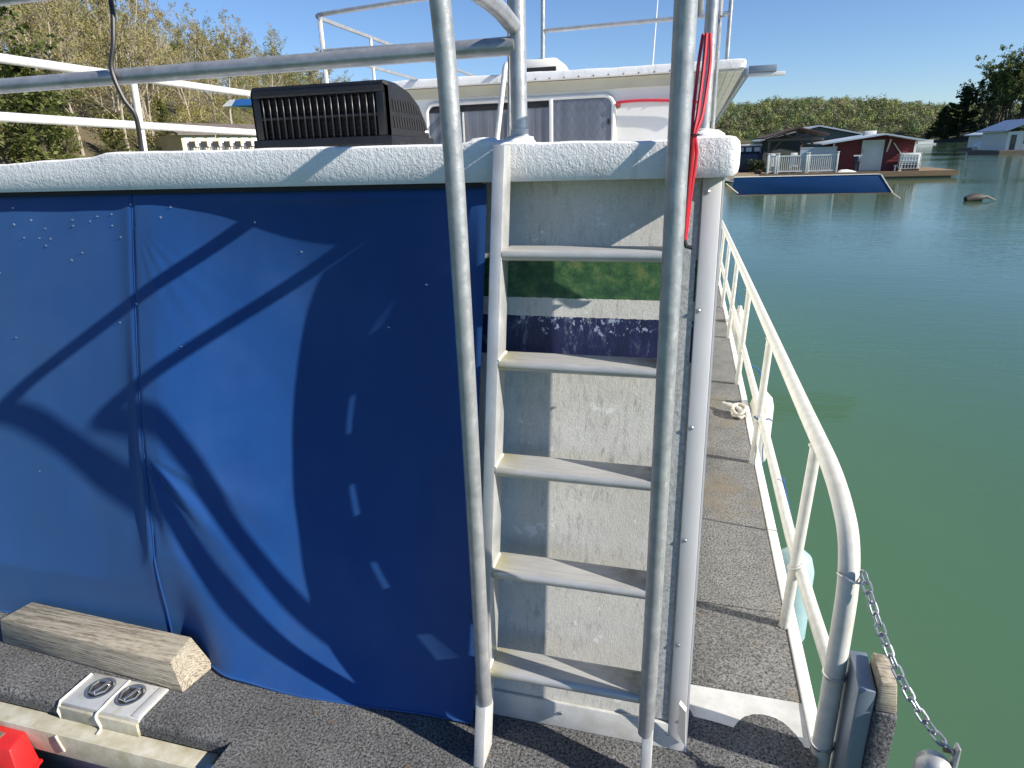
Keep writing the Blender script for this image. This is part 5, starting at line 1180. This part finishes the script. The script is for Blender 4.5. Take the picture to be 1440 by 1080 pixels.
# houseboats at the right shore
def right_houseboat(xa, xb, yb, y_e, y_r, Yd, roofm, wallm, label, stripes):
    p = WW((xa+xb)/2, yb); Y = p.y+Yd
    A0, A1 = WY(xa, yb, Y), WY(xb, yb, Y); ze = WY((xa+xb)/2, y_e, Y).z; zr = WY((xa+xb)/2, y_r, Y).z
    h = thing('shore_houseboat', ((A0.x+A1.x)/2, Y, WATER_Z), label, 'houseboat', aboard=False)
    part(MB().box(A0.x-1, A1.x+1, Y-1.2, Y+9, WATER_Z-0.3, WATER_Z+0.45), 'float', 'old_wood', h)
    part(MB().box(A0.x, A1.x, Y, Y+8, WATER_Z+0.451, ze), 'wall', wallm, h)
    xm = (A0.x+A1.x)/2
    part(roof_slab(A0.x-0.6, ze+0.01, xm-0.01, zr, Y-0.8, Y+8.6, 0.15), 'roof', roofm, h)
    part(roof_slab(xm+0.01, zr, A1.x+0.6, ze+0.01, Y-0.8, Y+8.6, 0.15), 'roof', roofm, h)
    for i in range(stripes):
        x = A0.x+(A1.x-A0.x)*(i+0.3)/stripes
        w_ = part(MB().box(x, x+(A1.x-A0.x)/stripes*0.45, Y-0.05, Y-0.004, WATER_Z+0.5, ze-0.4), 'door', 'navy' if i % 2 == 0 else 'white_siding', h)
        part(MB().box(x+0.1, x+(A1.x-A0.x)/stripes*0.45-0.1, Y-0.07, Y-0.051, ze-1.5, ze-0.6), 'pane', 'glass', w_)
    return h
right_houseboat(1412, 1480, 216, 184, 168, 0, 'roof_blue', 'white_siding', 'houseboat with blue-grey pitched roof moored against the right bank', 4)
right_houseboat(1386, 1411, 212, 190, 186, 2, 'roof_metal', 'white_siding', 'smaller pale houseboat left of the blue-roofed one', 2)
cp = WW(1385, 212); 
solo(MB().prism([(cp.x-1.8, WATER_Z-0.1), (cp.x+1.2, WATER_Z-0.1), (cp.x+1.6, WATER_Z+1.2), (cp.x+0.9, WATER_Z+2.4), (cp.x-0.4, WATER_Z+2.0), (cp.x-2.2, WATER_Z+0.8)], cp.y-3, cp.y-0.2, 'Y'), 'cruiser', 'white_paint', (cp.x, cp.y-1.5, WATER_Z), 'white cruiser bow in front of the smaller pale houseboat', 'boat', aboard=False, bevel=0.15)
fd = WW(1302, 203.5)
solo(MB().box(fd.x-3, fd.x+3, fd.y, fd.y+4, WATER_Z-0.2, WATER_Z+0.4).box(fd.x-2.2, fd.x+2.2, fd.y+0.5, fd.y+3.5, WATER_Z+0.401, WATER_Z+1.5), 'far_dock', 'white_siding', (fd.x, fd.y+2, WATER_Z), 'tiny white boathouse off the tip of the right shore', 'boathouse', aboard=False)

# ------------------------------------------------------------------ left shore: motel row and blue canopy
DM = 78
m0, m1 = WD(258, 212, DM), WD(420, 207, DM*1.12)
ax = (m1-m0); ax.z = 0; Lm = ax.length; ax.normalize(); nn = Vector((-ax.y, ax.x, 0))
mz0 = m0.z-2.6
MOT = thing('motel_row', (m0.x, m0.y, mz0), 'long low pale yellow motel with brown roof sections below the left woods', 'building', aboard=False)
def MP(u, d, z): return (m0.x+ax.x*u+nn.x*d, m0.y+ax.y*u+nn.y*d, mz0+z)
def mbox(mb, u0, u1, d0, d1, z0, z1): return mb.hexa([MP(u0, d0, z0), MP(u1, d0, z0), MP(u1, d1, z0), MP(u0, d1, z0), MP(u0, d0, z1), MP(u1, d0, z1), MP(u1, d1, z1), MP(u0, d1, z1)])
nb = 11; bw = Lm/nb
zt = 2.6+1.55
part(mbox(MB(), 0, Lm, 0, 7, -1.0, zt), 'wall', 'tan_wall', MOT)
us = [-0.6, Lm*0.27, Lm*0.62, Lm+0.6]
for (u0, u1) in zip(us, us[1:]):
    r_ = MB().add([MP(u0, -0.5, zt-0.05), MP(u1-0.1, -0.5, zt-0.05), MP(u1-0.1, 3.5, zt+1.15), MP(u0, 3.5, zt+1.15), MP(u0, -0.5, zt+0.12), MP(u1-0.1, -0.5, zt+0.12), MP(u1-0.1, 3.5, zt+1.32), MP(u0, 3.5, zt+1.32)],
                  [(3, 2, 1, 0), (4, 5, 6, 7), (0, 1, 5, 4), (1, 2, 6, 5), (2, 3, 7, 6), (3, 0, 4, 7)])
    part(r_, 'roof_section', 'roof_grey', MOT)
part(mbox(MB(), -0.2, Lm+0.2, -1.2, -0.01, 2.3, 2.5), 'balcony', 'white_siding', MOT)
for i in range(nb):
    u = (i+0.5)*bw
    d_ = part(mbox(MB(), u-0.5, u+0.5, -0.06, -0.004, 2.51, zt-0.25), 'door', 'white_siding', MOT)
for i in range(nb):
    u = (i+0.5)*bw+0.15; c0 = MP(u, -0.7, 2.5)
    g = thing('balcony_chair', c0, 'dark chair on the motel balcony', 'chair', 'chairs along the motel balcony', aboard=False)
    part(mbox(MB(), u-0.35, u+0.35, -0.95, -0.4, 2.85, 2.95), 'seat', 'navy', g)
    part(mbox(MB(), u-0.35, u+0.35, -0.42, -0.34, 2.951, 3.5), 'backrest', 'dark', g)
    for a_ in (-0.3, 0.3):
        for b_ in (-0.9, -0.45): part(mbox(MB(), u+a_-0.03, u+a_+0.03, b_-0.03, b_+0.03, 2.501, 2.85), 'leg', 'dark', g)
# blue canopy edge on poles, on a neighbouring slip
YC = 15.0
k0, k1 = WY(312, 150, YC), WY(420, 152, YC); kt = WY(316, 140.5, YC)
CN = thing('slip_canopy', ((k0.x+k1.x)/2, YC+1, WATER_Z), 'light blue slip canopy with white end on thin poles behind the air conditioner', 'canopy', aboard=False)
part(MB().hexa([(k0.x+0.28, YC, k0.z), (k1.x, YC, k0.z), (k1.x, YC+2.4, k0.z), (k0.x+0.28, YC+2.4, k0.z), (k0.x+0.40, YC+0.05, kt.z), (k1.x, YC+0.05, kt.z), (k1.x, YC+2.3, kt.z), (k0.x+0.40, YC+2.3, kt.z)]), 'canvas', 'blue_canopy', CN)
part(MB().hexa([(k0.x, YC, k0.z), (k0.x+0.275, YC, k0.z), (k0.x+0.275, YC+2.4, k0.z), (k0.x, YC+2.4, k0.z), (k0.x+0.2, YC+0.05, kt.z), (k0.x+0.395, YC+0.05, kt.z), (k0.x+0.395, YC+2.3, kt.z), (k0.x+0.2, YC+2.3, kt.z)]), 'end_panel', 'white_paint', CN)
for x in (k0.x+0.9, k1.x-0.1):
    for y in (YC+0.1, YC+2.2): part(MB().tube([(x, y, WATER_Z-0.3), (x, y, k0.z)], 0.025, 8), 'pole', 'white_tube', CN)
